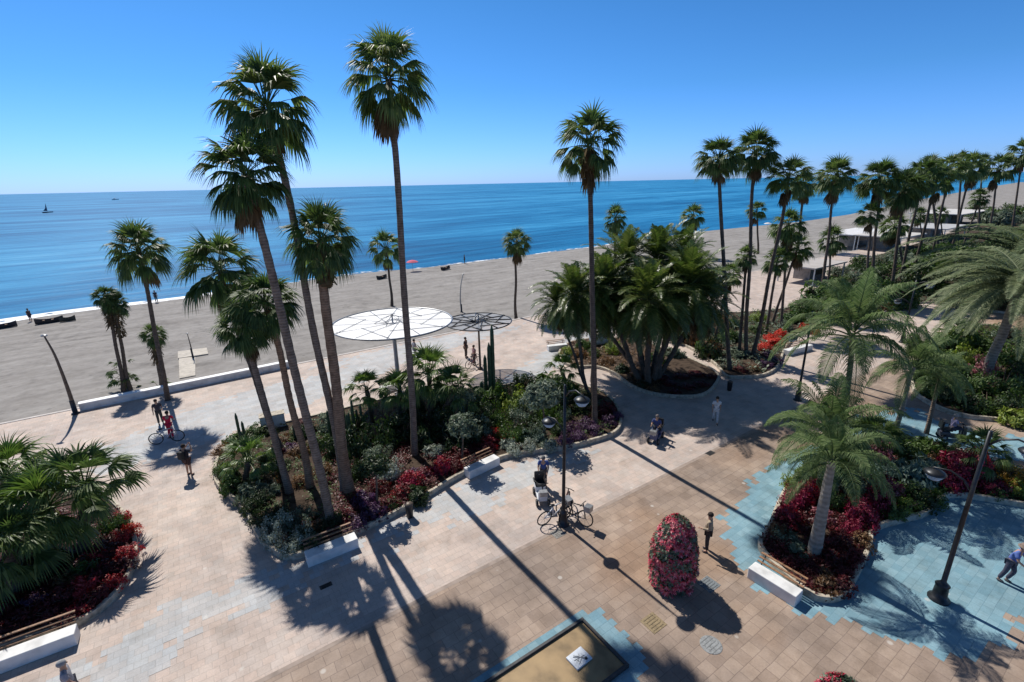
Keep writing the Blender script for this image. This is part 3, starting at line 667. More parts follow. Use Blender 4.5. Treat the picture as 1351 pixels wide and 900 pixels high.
def build_shrubs():
    from collections import defaultdict
    LM={'A':[((440,735),'the lower left bench'),((640,620),'the central bench'),((300,620),'the left tip of the middle bed'),((547,603),'the foot of the tall lone palm'),((785,567),'the straight palm at the right tip'),
             ((345,575),'the bench behind the leaning palms'),((450,560),'the cactus group'),((648,525),'the tallest cactus'),((717,580),'the small tree behind the lamp'),((609,612),'the middle small tree'),((497,672),'the dark small tree'),((430,640),'the leaning palm trunks'),((541,672),'the litter bin'),((568,560),'the bushy fan palm'),((350,680),'the left curve of the kerb'),((760,520),'the narrow path')],
        'B':[((60,840),'the left edge bench'),((170,720),'the right curve of the left bed'),((40,750),'the large fan palms'),((130,800),'the front curve of the left bed')],
        'C':[((779,520),'the three stemmed date palm'),((850,505),'the big date palm clump'),((930,500),'the right tip of the oval bed'),((745,465),'the left tip of the oval bed'),((810,480),'the middle of the oval bed')],
        'D':[((963,490),'the first tall row palm'),((992,470),'the third tall row palm'),((1018,455),'the small bench with scarlet flowers'),((1070,435),'the corner scarlet flowers'),((910,445),'the back of the oval bed'),((1085,392),'the lone fifth row palm'),((1060,415),'the nearest beach shelter'),((1112,415),'the dark low fan palm'),((1150,408),'the green low fan palm'),((1160,380),'the skirted row palms'),((1205,365),'the dense middle of the palm row'),((1255,330),'the far part of the palm row'),((1335,305),'the last row palm'),((1240,385),'the shade below the huge palm'),((1250,350),'the hedge left of the huge palm'),((1330,345),'the hedge behind the huge palm'),((1130,350),'the white roofed beach bar'),((1385,380),'the right picture edge'),((1300,300),'the furthest beach bar')],
        'E':[((1073,738),'the pale trunked palm'),((1020,760),'the right hand bench'),((1040,650),'the left curve of this bed'),((1108,603),'the high feathery palm'),((1082,640),'the low feathery palm'),((1180,582),'the left slim feathery palm'),((1222,572),'the right slim feathery palm'),((1150,700),'the inner kerb corner'),((1238,665),'the second kerb corner'),((1262,635),'the big crimson bush'),((1300,640),'the dark spiky fan palm'),((1351,655),'the right end of the blue kerb'),((1110,785),'the front curve of the kerb')],
        'F':[((1300,500),'the huge leaning feathery palm'),((1235,540),'the mobility scooter at right'),((1262,455),'the bright low fan palm'),((1330,550),'the far right kerb'),((1340,470),'the right edge above the kerb')]}
    LMW={k:[(g(*p),n) for p,n in v] for k,v in LM.items()}
    groups=defaultdict(list)
    for s_ in SHRUBS:
        P_=g(s_[1],s_[2],.12); n_=min(LMW[s_[0]],key=lambda q:(q[0]-P_).length)[1]
        groups[(n_,s_[5],s_[6],s_[7])].append(s_)
    rng=random.Random(99)
    for key,lst in groups.items():
        lst.sort(key=lambda s:s[1])
        for i,(bk,x,y,r,h,kind,fl,name) in enumerate(lst):
            b=g(x,y,.12)
            w=WORD[kind] if (not fl or fl==kind) else WORD[kind]+' shrub with '+WORD[fl]+' flowers'
            base=(w if (fl and fl!=kind) else w+(' shrub' if name=='shrub' else ' bedding plant'))
            lab='%s by %s'%(base,key[0]); k=len(lst)
            if k==2: lab+=', '+('left','right')[i]+' one'
            elif k>2: lab+=', '+('leftmost' if i==0 else 'rightmost' if i==k-1 else nth(i)+' from left')
            t=empty(name,b,rng.uniform(0,6.28),(r,r*rng.uniform(.85,1.1),h)); tag(t,lab,'bush' if name=='shrub' else 'plant',WORD[kind]+(' flowering' if fl else '')+' bushes in '+BEDN[bk])
            me=rng.choice(FSH if fl else SHR); o=link('foliage',me,M['L_'+kind],t); link('stems',STM,None,t)
            if fl: o.material_slots[1].link='OBJECT'; o.material_slots[1].material=M['L_'+fl]
S=shrub
# middle bed
for a in [(300,625,.7,.6,'green'),(296,600,.6,.5,'rust'),(312,585,.7,.5,'green'),(340,575,.7,.55,'green'),(308,648,.6,.6,'green'),(330,660,.6,.7,'grey'),(345,690,.5,.5,'dark'),(352,640,.7,.8,'dark'),(345,665,.55,.6,'dark'),
  (362,715,.55,.6,'silver'),(385,725,.55,.55,'silver'),(402,712,.5,.6,'silver'),(378,700,.55,.7,'silver'),(402,690,.5,.6,'grey'),(355,700,.4,.5,'silver'),(420,715,.35,.35,'grey'),
  (395,600,.6,.5,'rust'),(420,590,.7,.6,'green'),(400,575,.6,.5,'dark'),(440,570,.8,.9,'grey'),(425,625,.5,.4,'rust'),(445,600,.8,1.0,'dark'),(475,600,.9,1.3,'dark'),(470,575,.9,1.2,'green'),(505,590,1.0,1.5,'dark'),(500,615,.8,1.0,'grey'),(470,630,.7,.8,'dark'),(515,630,.7,.8,'silver'),
  (535,580,1.0,1.4,'dark'),(560,590,.7,1.0,'dark'),(590,575,1.1,1.6,'dark'),(600,595,.8,.9,'dark'),(575,600,.6,.5,'silver'),(615,555,1.0,1.6,'grey'),(640,560,1.0,1.3,'dark'),(635,575,.8,.9,'grey'),(655,540,1.0,1.3,'green'),(660,562,.8,1.0,'green'),(685,545,1.1,1.3,'lime'),(690,560,.9,1.0,'grey'),(715,550,1.0,1.3,'green'),(740,540,1.1,1.3,'dark'),(720,525,1.2,1.4,'green'),(690,520,1.1,1.3,'dark'),(750,525,.9,1.0,'green'),(770,545,.9,.9,'dark'),(650,520,.9,1.0,'dark')]: S('A',*a)
for a in [(545,640,.6,.55,'crimson','red'),(582,622,.55,.6,'crimson','red'),(560,630,.4,.4,'maroon','pink'),(530,655,.55,.45,'maroon','red')]: S('A',*a)
for a in [(455,690,.5,.45,'maroon'),(475,692,.5,.4,'purple'),(495,680,.55,.5,'purple'),(515,670,.5,.45,'maroon'),(480,665,.6,.5,'purple'),(500,650,.6,.5,'maroon'),(600,620,.45,.4,'maroon'),(605,605,.6,.45,'maroon'),(625,598,.6,.4,'maroon'),(645,588,.6,.4,'red'),(668,582,.5,.35,'scarlet'),(655,575,.5,.4,'red'),(640,600,.5,.4,'maroon'),
  (680,598,.5,.45,'silver'),(700,593,.5,.5,'silver'),(672,590,.45,.45,'silver'),(690,582,.55,.5,'bluegreen'),(712,583,.55,.5,'bluegreen'),(725,592,.5,.45,'silver'),
  (745,585,.5,.45,'purple'),(765,580,.5,.5,'purple'),(785,572,.55,.5,'purple'),(803,562,.5,.5,'purple'),(775,565,.6,.5,'purple'),(755,570,.5,.5,'purple'),(738,572,.5,.5,'dark'),(800,545,.6,.6,'maroon'),(815,552,.4,.4,'purple'),(785,550,.6,.6,'maroon'),(420,700,.35,.35,'rust'),(435,712,.35,.35,'maroon')]: S('A',*a,None,'bedding_plant')
rgA=random.Random(17)
for i in range(46):
    while True:
        x=rgA.uniform(290,560); y=rgA.uniform(560,725)
        if inside(tuple(g(x,y)[:2]),BEDS['A']): break
    if i<26: S('A',x,y,rgA.uniform(.35,.6),rgA.uniform(.3,.6),rgA.choice(['green','dark','grey','rust','dark']))
    else: S('A',x,y,rgA.uniform(.35,.5),rgA.uniform(.25,.4),rgA.choice(['maroon','purple','rust','dark']),None,'bedding_plant')
for i in range(26):
    while True:
        x=rgA.uniform(540,760); y=rgA.uniform(515,590)
        if inside(tuple(g(x,y)[:2]),BEDS['A']): break
    S('A',x,y,rgA.uniform(.5,.9),rgA.uniform(.6,1.1),rgA.choice(['green','dark','grey','dark','green']))
# left bed
for a in [(170,735,.5,.45,'red'),(163,715,.5,.45,'red'),(172,705,.45,.45,'scarlet'),(160,690,.45,.45,'red'),(160,755,.5,.45,'maroon'),(150,775,.5,.45,'red'),(130,790,.5,.45,'maroon'),(110,805,.5,.4,'red'),(135,760,.6,.5,'maroon'),(110,780,.6,.5,'red'),(85,795,.55,.5,'maroon'),(70,815,.55,.4,'maroon'),(40,820,.55,.4,'maroon'),(15,835,.5,.4,'maroon'),(45,800,.55,.4,'purple'),(10,812,.6,.5,'maroon'),(-15,845,.6,.5,'maroon'),(140,735,.6,.5,'maroon'),(90,820,.4,.3,'maroon'),(125,745,.55,.5,'red')]: S('B',*a,None,'bedding_plant')
for a in [(112,760,.6,.6,'green'),(150,700,.6,.8,'green'),(60,760,.8,1.0,'dark'),(25,775,.8,.9,'dark'),(90,770,.5,.4,'rust')]: S('B',*a)
# oval bed
for a in [(748,468,.7,.6,'lime'),(765,470,.7,.7,'rust'),(785,470,.7,.7,'green'),(800,480,.7,.6,'rust'),(770,460,.8,.8,'green'),(810,465,.9,1.0,'lime'),(835,500,.5,.4,'rust'),(848,510,.5,.4,'dark'),(868,478,.9,.8,'green'),(890,470,.8,.7,'grey'),(820,490,.6,.5,'dark'),(862,515,.45,.35,'rust')]: S('C',*a)
for a in [(885,508,.6,.25,'maroon'),(905,512,.6,.25,'maroon'),(925,508,.6,.25,'maroon'),(900,498,.7,.25,'maroon'),(920,495,.7,.25,'maroon'),(875,500,.6,.25,'maroon'),(940,498,.5,.25,'maroon'),(890,518,.5,.22,'maroon')]: S('C',*a,None,'bedding_plant')
# long bed
for a in [(1008,462,.7,.6),(1022,455,.7,.6),(1030,445,.6,.6),(1062,437,.6,.7),(1075,440,.5,.5),(1015,450,.6,.6)]: S('D',*a,'scarlet','scarlet')
for a in [(1010,485,.7,.5,'purple'),(1025,478,.5,.4,'purple'),(995,488,.6,.4,'rust'),(978,490,.6,.4,'maroon'),(1015,472,.6,.5,'purple')]: S('D',*a,None,'bedding_plant')
rg=random.Random(3)
for i in range(26):
    x=rg.uniform(885,958); y=rg.uniform(422,474)
    if inside(tuple(g(x,y)[:2]),BEDS['D']): S('D',x,y,rg.uniform(.7,1.2),rg.uniform(.7,1.5),rg.choice(['green','dark','grey','rust','dark']))
for a in [(1060,415,1.6,1.6,'green'),(1080,405,2.0,2.2,'green'),(1100,410,1.6,1.6,'dark'),(1045,425,1.2,1.0,'green'),(1120,415,1.2,1.2,'green'),(1000,440,1.0,.8,'green'),(985,450,1.0,.7,'grey'),(960,450,1.0,.7,'green'),(970,470,.9,.6,'grey'),(1000,425,1.2,.9,'lime'),(950,440,1.0,1.0,'dark'),(965,430,1.1,.9,'green'),(1035,435,.9,.8,'grey'),
  (1140,412,1.2,1.0,'grey'),(1160,408,1.2,1.0,'rust'),(1180,405,1.2,1.1,'grey'),(1195,400,1.0,.9,'green'),(1210,385,2.0,2.4,'dark'),(1190,385,1.8,2.0,'dark'),(1170,395,1.5,1.5,'dark'),(1110,380,1.6,1.5,'green'),(1130,375,1.6,1.8,'grey'),(1125,390,1.5,1.5,'rust'),(1150,365,1.8,2.2,'dark'),(1135,355,1.8,2.0,'green'),(1105,362,1.5,1.3,'grey')]: S('D',*a)
for i in range(64):
    x=rg.uniform(1150,1400); yt=350-(x-1150)*.28; y=rg.uniform(yt+4,yt+62); s=rg.uniform(1.5,2.9)
    S('D',x,y,s,s*rg.uniform(.6,.95),rg.choice(['green','green','dark','green','grey','lime' if y<300 else 'green']))
for i in range(16):
    x=1285+i*11; S('D',x,286+(i%4)*4-(x-1285)*.03,3.6,3.6,['green','dark','green','grey'][i%4])
for i in range(9):
    x=1235+i*17; S('D',x,352+(i%3)*7,2.8,3.2-.1*(i%4),['green','green','dark'][i%3])
# blue paving bed
for a in [(1047,668,.6,.8,'crimson','crimson'),(1040,690,.55,.6,'crimson','red'),(1065,660,.55,.8,'crimson','red'),(1135,690,.6,.8,'crimson','crimson'),(1155,672,.6,.8,'crimson','crimson'),(1170,658,.55,.8,'crimson','pink'),(1120,705,.5,.6,'crimson','crimson'),(1262,635,.9,1.2,'crimson','crimson'),(1280,628,.8,1.2,'crimson','red'),(1255,645,.6,.7,'crimson','crimson'),(1308,650,.6,.6,'crimson','crimson')]: S('E',*a)
for a in [(1035,715,.5,.45,'grey'),(1050,730,.5,.4,'grey'),(1025,705,.4,.4,'rust'),(1042,645,.5,.7,'lime'),(1060,632,.5,.7,'lime'),(1075,625,.7,.8,'green'),(1095,650,.6,.7,'grey'),(1100,670,.6,.7,'green'),(1085,690,.5,.5,'pink'),(1110,635,.8,.9,'green'),(1130,650,.7,.7,'grey'),(1150,630,.7,.7,'bluegreen'),(1160,610,.7,.9,'pink'),(1180,630,.8,.8,'bluegreen'),(1205,640,.8,.9,'bluegreen'),(1225,630,.8,.8,'bluegreen'),(1190,610,.8,.9,'green'),(1215,600,.8,.8,'green'),(1175,682,.5,.5,'green'),(1195,675,.5,.6,'lime'),(1215,668,.55,.6,'dark'),(1230,665,.5,.6,'green'),(1200,658,.6,.6,'green'),(1240,615,.7,.7,'rust'),(1230,600,.7,.8,'green'),(1325,632,.6,.7,'orange'),(1338,645,.5,.6,'orange'),(1351,655,.5,.6,'lime'),(1300,640,.6,.7,'dark'),(1318,655,.5,.5,'green'),(1365,650,.7,.8,'dark'),(1130,600,.9,1.0,'green'),(1160,592,.9,1.0,'dark'),(1100,610,.8,.9,'green')]: S('E',*a)
for a in [(1070,762,.5,.35,'maroon'),(1090,775,.5,.4,'rust'),(1110,778,.45,.4,'maroon'),(1110,755,.5,.45,'maroon'),(1125,738,.5,.45,'maroon'),(1095,745,.5,.45,'maroon'),(1110,720,.5,.5,'maroon'),(1135,720,.45,.45,'rust'),(1055,700,.5,.5,'maroon'),(1045,745,.4,.35,'maroon'),(1030,728,.35,.35,'maroon'),(1090,720,.5,.5,'maroon')]: S('E',*a,None,'bedding_plant')
# right edge bed
for a in [(1215,500,1.0,1.2,'green'),(1235,520,1.0,1.1,'green'),(1255,530,1.0,1.0,'dark'),(1278,540,1.0,1.0,'dark'),(1300,543,1.0,1.0,'green'),(1325,548,1.0,1.1,'dark'),(1345,540,1.0,1.1,'green'),(1290,520,1.1,1.3,'green'),(1265,505,1.1,1.3,'green'),(1240,490,1.1,1.3,'green'),(1320,520,1.2,1.4,'green'),(1345,505,1.2,1.4,'dark'),(1295,495,.9,1.2,'pink'),(1272,480,1.0,1.3,'lime'),(1250,462,1.1,1.4,'green'),(1275,455,1.2,1.4,'lime'),(1300,465,1.2,1.3,'green'),(1325,480,1.2,1.4,'green'),(1350,475,1.3,1.4,'green'),(1325,450,1.3,1.3,'grey'),(1345,560,.9,.8,'lime')]: S('F',*a)
build_shrubs()
# ground cover carpets that nobody could count
def cover(name,bedk,n,mat,label,test,size=.10,hmax=.22):
    rng=random.Random(hash(name)%1000 if False else len(label)); poly=BEDS[bedk]; xs=[p[0] for p in poly]; ys=[p[1] for p in poly]; mb=MB(); k=0; tries=0
    while k<n and tries<n*60:
        tries+=1; x=rng.uniform(min(xs),max(xs)); y=rng.uniform(min(ys),max(ys))
        if not inside((x,y),poly): continue
        if not test(*px((x,y,.2))): continue
        if noise.noise(Vector((x*.9,y*.9,1)))<-.15: continue
        k+=1
        for q in range(7):
            a=rng.uniform(0,6.28); l=size*rng.uniform(.7,1.5); p=Vector((x+rng.gauss(0,.08),y+rng.gauss(0,.08),.17+rng.uniform(0,hmax)))
            d=Vector((math.cos(a),math.sin(a),rng.uniform(.1,.8))).normalized(); s=d.cross(Vector((0,0,1))).normalized()
            mb.add([p,p+d*l*.5+s*l*.28,p+d*l,p+d*l*.5-s*l*.28],[(0,1,2,3)])
    tag(mb.build(name,mat),label,'ground cover',kind='stuff')
cover('ground_cover','A',1300,M['L_green'],'low green ground cover between the palms and shrubs of the middle bed',lambda x,y:x<480 or y<580)
cover('ground_cover','A',1400,M['L_maroon'],'dark maroon carpet of small plants along the front of the middle bed',lambda x,y:440<x<700 and y>585)
cover('ground_cover','B',1700,M['L_maroon'],'dark red carpet of small plants filling the left edge bed',lambda x,y:x>-60 and y>670)
cover('ground_cover','E',1500,M['L_maroon'],'maroon carpet of small plants under the pale trunked palm',lambda x,y:x<1160)
cover('ground_cover','E',1500,M['L_green'],'green ground cover in the right half of the blue paving bed',lambda x,y:x>1140 and x<1400)
cover('ground_cover','D',3500,M['L_grey'],'mixed ground cover beneath the long row of palms',lambda x,y:930<x<1250,.2,.3)
cover('ground_cover','F',1500,M['L_green'],'green ground cover in the leafy bed at the right edge',lambda x,y:1180<x<1380,.15,.3)
cover('ground_cover','C',700,M['L_rust'],'sparse brownish ground cover over the oval bed soil',lambda x,y:x<870,.12,.12)

# small round-headed trees in the middle bed
def small_tree(base,center,rp,label,kind,group='small round headed trees in the middle bed'):
    b=g(*base,.12); P=above(b,*center); r=rp*(P-CP).dot(fw)/F_PX
    t=empty('small_tree',b); tag(t,label,'tree',group)
    mb=MB(); mb.tube([(0,0,-.1),(P-b)*.5+Vector((.04,0,0)),P-b-Vector((0,0,r*.4))],[.06,.045,.04],7)
    for i in range(7):
        a=i*.9; mb.tube([P-b-Vector((0,0,r*.5)),P-b+Vector((math.cos(a)*r*.6,math.sin(a)*r*.6,r*.2))],[.03,.01],5)
    mb.build('trunk',M['stem'],t)
    o=link('crown',shrub_mesh(int(base[0]),70,26,.11,long=2),None,t); o.data.materials.append(M['L_'+kind]); o.location=P-b-Vector((0,0,r*.35)); o.scale=(r,r,r)
small_tree((717,580),(716,518),32,'small round headed tree behind the taller lamp post bedding plants','grey')
small_tree((609,612),(610,560),26,'small round headed tree on a thin stem above the maroon plants','grey')
small_tree((497,672),(495,612),24,'small dark tree on a thin stem left of the tall lone palm','dark')
# cacti
def cactus(base,top,arms,label,r=.1,group='columnar cacti in the middle bed'):
    b=g(*base,.1); P=above(b,*top); H=P.z-b.z; t=empty('columnar_cactus',b); tag(t,label,'cactus',group)
    mb=MB(); rng=random.Random(int(base[0]))
    for i in range(arms):
        a=rng.uniform(0,6.28); d=(0 if i==0 else rng.uniform(.12,.35)); h=H*(1 if i==0 else rng.uniform(.4,.85)); o=Vector((math.cos(a)*d,math.sin(a)*d,0))
        n=12; pts=[o*min(1,.5+k*.3)+Vector((0,0,h*k/n)) for k in range(n+1)]; rr=[r*(1-.55*max(0,(k/n-.8)*4)**2)*(.95+.08*(k%2)) for k in range(n+1)]; rr[-1]=.02
        mb.tube(pts,rr,10)
    mb.build('stems',M['cactus'],t,True)
cactus((652,530),(645,428),2,'tallest columnar cactus, a dark column right of the wire canopy stem',.13)
cactus((642,530),(641,468),3,'shorter brown green cactus just left of the tallest column cactus',.12)
for i,(b_,t_) in enumerate([((322,600),(310,545)),((328,600),(322,555)),((393,580),(392,540)),((447,575),(450,525)),((458,580),(460,530)),((470,580),(470,525)),((480,575),(483,532)),((437,580),(440,540)),((463,592),(466,545))]):
    cactus(b_,t_,3,'clustered dark cactus in the middle bed, %s from the left'%nth([0,1,2,4,5,7,8,3,6][i]),.075)

# ------------------------------------------------------------------ flower cones
def flower_cone(P,H,Rr,label):
    t=empty('flower_tower',P); tag(t,label,'flower tower','cone shaped towers of red flowers')
    def prof(z):
        k=z/H; return Rr*(.88+.15*math.sin(PI*min(1,k*1.2+.05)))*math.sqrt(max(0,1-max(0,(k-.5)/.5)**2.6))
    mb=MB(); mb.lathe([(prof(H*i/14)*.86+.001,H*i/14*.97) for i in range(15)],n=24); mb.build('frame',plain('dark_moss',(.02,.03,.012),.9,.4,9),t,True)
    mb=MB(); 
    for a in range(4): mb.box((math.cos(a*PI/2)*Rr*.5,math.sin(a*PI/2)*Rr*.5,.03),(.15,.15,.06))
    rng=random.Random(4); leaves=MB(); red=MB()
    for i in range(2600):
        z=H*rng.random()**.95; a=rng.uniform(0,2*PI); r=prof(z)*rng.uniform(.84,1.04)*(1+.16*noise.noise(Vector((math.cos(a)*1.6,math.sin(a)*1.6,z*1.8)))); zz=z+rng.gauss(0,.02)
        n=Vector((math.cos(a),math.sin(a),.2+1.6*max(0,z/H-.55))).normalized(); p=Vector((r*math.cos(a),r*math.sin(a),zz))
        s=rng.uniform(.07,.13); isred=rng.random()<(.72 if noise.noise(p*2.6)>-.16 else .2)
        t1=n.orthogonal().normalized(); b1=n.cross(t1); a2=rng.uniform(0,6.28)
        if isred:
            for k in range(6):
                q=a2+k*PI/3; d=(t1*math.cos(q)+b1*math.sin(q)+n*.45).normalized(); e=(t1*math.cos(q+.55)+b1*math.sin(q+.55)+n*.35).normalized(); f=(t1*math.cos(q-.55)+b1*math.sin(q-.55)+n*.35).normalized()
                o=p+n*.03; red.add([o,o+e*s*.45,o+d*s,o+f*s*.45],[(0,1,2,3)])
        else:
            for k in range(3):
                q=a2+k*2.1; d=(t1*math.cos(q)+b1*math.sin(q)+n*.6).normalized(); sd=d.cross(n).normalized()*s*.35
                leaves.add([p,p+d*s*.6+sd,p+d*s*1.3,p+d*s*.6-sd],[(0,1,2,3)])
    leaves.build('foliage',M['L_grey'],t); red.build('flowers',leafmat('poinsettia',[(.20,.01,.03),(.50,.04,.075),(.75,.30,.32)],.5,.25),t)
flower_cone(g(886,768),2.7,.74,'tall cone of red poinsettias standing alone on the brown paving')
Pc=g(1090,985)
for yy in range(960,1300,5):
    Pc=g(1090,yy)
    if px(Pc+Vector((0,0,2.7)))[1]>894: break
flower_cone(Pc,2.6,.7,'red flower cone whose top just shows at the bottom edge')

# ------------------------------------------------------------------ benches
def bench(pA,pB,label,depth=.5,h=.45,back=True,slats=True):
    """pA,pB: pixels of the foot of the front edge, left to right"""
    a,b=g(*pA),g(*pB); d=(b-a); L=d.length; rz=math.atan2(d.y,d.x); c=(a+b)/2
    t=empty('bench',c,rz); tag(t,label,'bench','white benches set into the bed kerbs')
    mb=MB(); mb.box((0,depth/2,h/2),(L,depth,h)); bevel(mb.build('seat',M['white'],t),.03,3)
    mb=MB(); mb.box((0,depth/2,.03),(L-.1,depth-.1,.06))
    for i in range(3): 
        mb=MB(); mb.box((0,depth+.08+i*.11,h+.03+i*.11),(L-.06,.09,.035)); bevel(mb.build('slat',M['wood'],t),.008,1)
    for s in (-1,1):
        mb=MB(); mb.tube([(s*L*.38,depth+.04,.05),(s*L*.38,depth+.05,h),(s*L*.38,depth+.34,h+.26)],.022,6); mb.build('bracket',M['metal'],t)
bench((407,750),(474,723),'white bench with brown slats at the lower left front of the middle bed')
bench((620,633),(660,614),'white bench with brown slats beside the silvery plants, near the central lamp')
bench((-70,917),(103,851),'long white bench with brown slats at the left edge bed')
bench((985,762),(1048,802),'white bench with brown slats in front of the pale trunked palm')
bench((1040,470),(1072,462),'small white bench beside the scarlet flowers')
bench((724,464),(749,461),'small pale bench at the near left tip of the oval bed')
bench((505,520),(525,514),'white bench at the back of the middle bed near the white canopy stem')
def white_block(pA,pB,label,h,depth=.6):
    a,b=g(*pA),g(*pB); d=b-a; t=empty('white_block',(a+b)/2,math.atan2(d.y,d.x)); tag(t,label,'block','white rendered blocks on the promenade'); L=d.length
    mb=MB(); mb.box((0,depth/2,h/2),(L,depth,h)); bevel(mb.build('body',M['white'],t),.02,2)
    mb=MB(); mb.box((0,depth/2,h+.025),(L+.06,depth+.06,.05)); bevel(mb.build('top_slab',M['kerb'],t),.01,2)
white_block((346,572),(378,565),'white rendered block behind the leaning palm trunks',.95)
white_block((782,459),(803,455),'white rendered block behind the oval bed, between the palm stems',1.1)
# ------------------------------------------------------------------ sea wall
A,B=g(106,543),g(388,484); d=B-A; L=d.length; rz=math.atan2(d.y,d.x)
t=empty('low_wall',(A+B)/2,rz); tag(t,'long low white wall between the promenade and the beach','wall')
mb=MB(); mb.box((0,.25,.22),(L,.42,.48)); mb.build('wall_body',M['white'],t)
mb=MB(); mb.box((0,.25,.49),(L+.06,.50,.07)); bevel(mb.build('coping',plain('wall_coping',(.78,.78,.77),.5,.05,3),t),.02,2)

# ------------------------------------------------------------------ round canopies
def canopy(base,center,rp,label,solid,rz=0):
    b=g(*base); P=above(b,*center); r=rp*(P-CP).dot(fw)/F_PX; H=P.z
    t=empty('round_canopy',b,0); tag(t,label,'canopy','round canopies on the promenade')
    off=P-b; off.z=0; mt=M['white'] if solid else M['grey_metal']
    mb=MB(); mb.lathe([(.34,0),(.34,.12),(.17,.2),(.13,H*.55),(.13,H-.95),(.5,H-.72),(.52,H-.62),(.1,H-.6)] if solid else [(.22,0),(.22,.1),(.09,.16),(.07,H-.6),(.2,H-.5),(.05,H-.4)],c=off,n=24)
    mb.build('column',plain('canopy_column',(.48,.46,.44),.5,.08,4) if solid else M['rust_metal'],t,True)
    # ring
    mb=MB(); n=72; pts=[off+Vector((r*math.cos(2*PI*i/n),r*math.sin(2*PI*i/n),H)) for i in range(n+1)]; mb.tube(pts,.055 if solid else .045,6,False); mb.build('ring',M['grey_metal'] if solid else M['metal'],t,True)
    ns=12
    for i in range(ns):
        a=2*PI*i/ns+.13; e=off+Vector((math.cos(a)*r,math.sin(a)*r,H+.02)); o=off+Vector((math.cos(a+1.9)*r*.12,math.sin(a+1.9)*r*.12,H+.04))
        mb=MB(); mb.tube([o,e],.016 if solid else .04,5); mb.build('spoke',M['grey_metal'] if solid else M['metal'],t,True)
        if i%2==0:
            mb=MB(); mb.tube([off+Vector((0,0,H-.68)),off+Vector((math.cos(a)*r*.45,math.sin(a)*r*.45,H-.03))],.03,5); mb.build('strut',M['grey_metal'],t,True)
        else:
            a2=a+1.1; mb=MB(); mb.tube([off+Vector((math.cos(a)*r*.55,math.sin(a)*r*.55,H+.03)),off+Vector((math.cos(a2)*r*.98,math.sin(a2)*r*.98,H+.03))],.02 if solid else .035,5); mb.build('cross_bar',M['grey_metal'] if solid else M['metal'],t,True)
    for i in range(6):
        a=2*PI*i/6+.4; mb=MB(); mb.tube([off+Vector((0,0,H+.5)),off+Vector((math.cos(a)*r*.3,math.sin(a)*r*.3,H+.05))],.022,5); mb.build('stay',M['grey_metal'],t,True)
    mb=MB(); mb.tube([off+Vector((0,0,H-.6)),off+Vector((0,0,H+.55))],.05,8); mb.build('mast',M['grey_metal'],t,True)
    if solid:
        mb=MB(); mb.lathe([(r*.985,-.015),(r*.985,.005),(0.02,.012)],c=off+Vector((0,0,H-.02)),n=72); mb.build('cloth',plain('white_membrane',(.80,.80,.79),.6,.04,2),t)
    else:
        nm,nt,bb=newmat('shade_net'); bb.inputs['Base Color'].default_value=(.25,.28,.33,1); bb.inputs['Roughness'].default_value=.8; bb.inputs['Alpha'].default_value=.6
        mb=MB(); n=72; mb.add([off+Vector((0,0,H-.02))]+[off+Vector((r*.98*math.cos(2*PI*i/n),r*.98*math.sin(2*PI*i/n),H-.02)) for i in range(n)],[(0,i+1,(i+1)%n+1) for i in range(n)]); mb.build('shade_net',nm,t)
canopy((530,520),(518,425),78,'white round canopy with grey spokes beside the beach',True)
canopy((637,487),(631,424),44,'see-through round canopy of dark spokes right of the white one',False)

# ------------------------------------------------------------------ lamps
SUNAZ=Vector((.57,-.82,0)).normalized()
def lamp(base,label,H=6.35,thick=1.0,rz=0):
    b=g(*base); t=empty('street_lamp',b); tag(t,label,'street lamp','black street lamps with two curved arms')
    mb=MB(); mb.lathe([(.25*thick,0),(.25*thick,.06),(.17*thick,.1),(.15*thick,.55),(.17*thick,.6),(.10*thick,.68),(.075,.75),(.065,H*.55),(.05,H)],n=14); mb.build('post',M['metal'],t,True)
    d=SUNAZ.copy(); d.rotate(Matrix.Rotation(rz,3,'Z'))
    for sgn,h in ((1,H),(-1,H-1.65)):
        a=d*sgn; mb=MB(); pts=[Vector((0,0,h-.55))]+[a*(.95*math.sin(q*PI/12))+Vector((0,0,h-.55+.55*(math.sin(q*PI/6*.5)))) for q in range(1,6)]
        pts=[Vector((0,0,h-.5)),a*.25+Vector((0,0,h-.18)),a*.6+Vector((0,0,h-.02)),a*1.0+Vector((0,0,h-.10)),a*1.15+Vector((0,0,h-.2))]
        mb.tube(pts,[.035,.032,.03,.028,.025],7); arm=mb.build('arm',M['metal'],t,True)
        c=a*.95+Vector((0,0,h-.30))
        mb=MB(); mb.lathe([(.30,.0),(.31,.02),(.24,.09),(.08,.16)],c=c,n=20); hd=mb.build('lamp_head',M['metal'],t,True)
        for k in range(3):
            mb=MB(); mb.lathe([(.26-.05*k,-.05-.07*k),(.27-.05*k,-.035-.07*k)],c=c,n=20); l=mb.build('louvre',M['white'],hd,True)
        mb=MB(); mb.lathe([(.06,-.22),(.09,-.1),(.09,0)],c=c,n=12); mb.build('bulb_cover',plain('frosted',(.7,.7,.68),.3,.03,3),hd,True)
lamp((743,692),'black street lamp with bicycles at its foot in the centre of the plaza')
lamp((1238,790),'black street lamp with chunky base standing on the blue paving',thick=1.25)
lamp((1052,528),'black street lamp on the sunlit path right of the palm row',H=5.9)
lamp((1190,452),'black street lamp furthest away, at the corner of the brown paving',H=5.4)
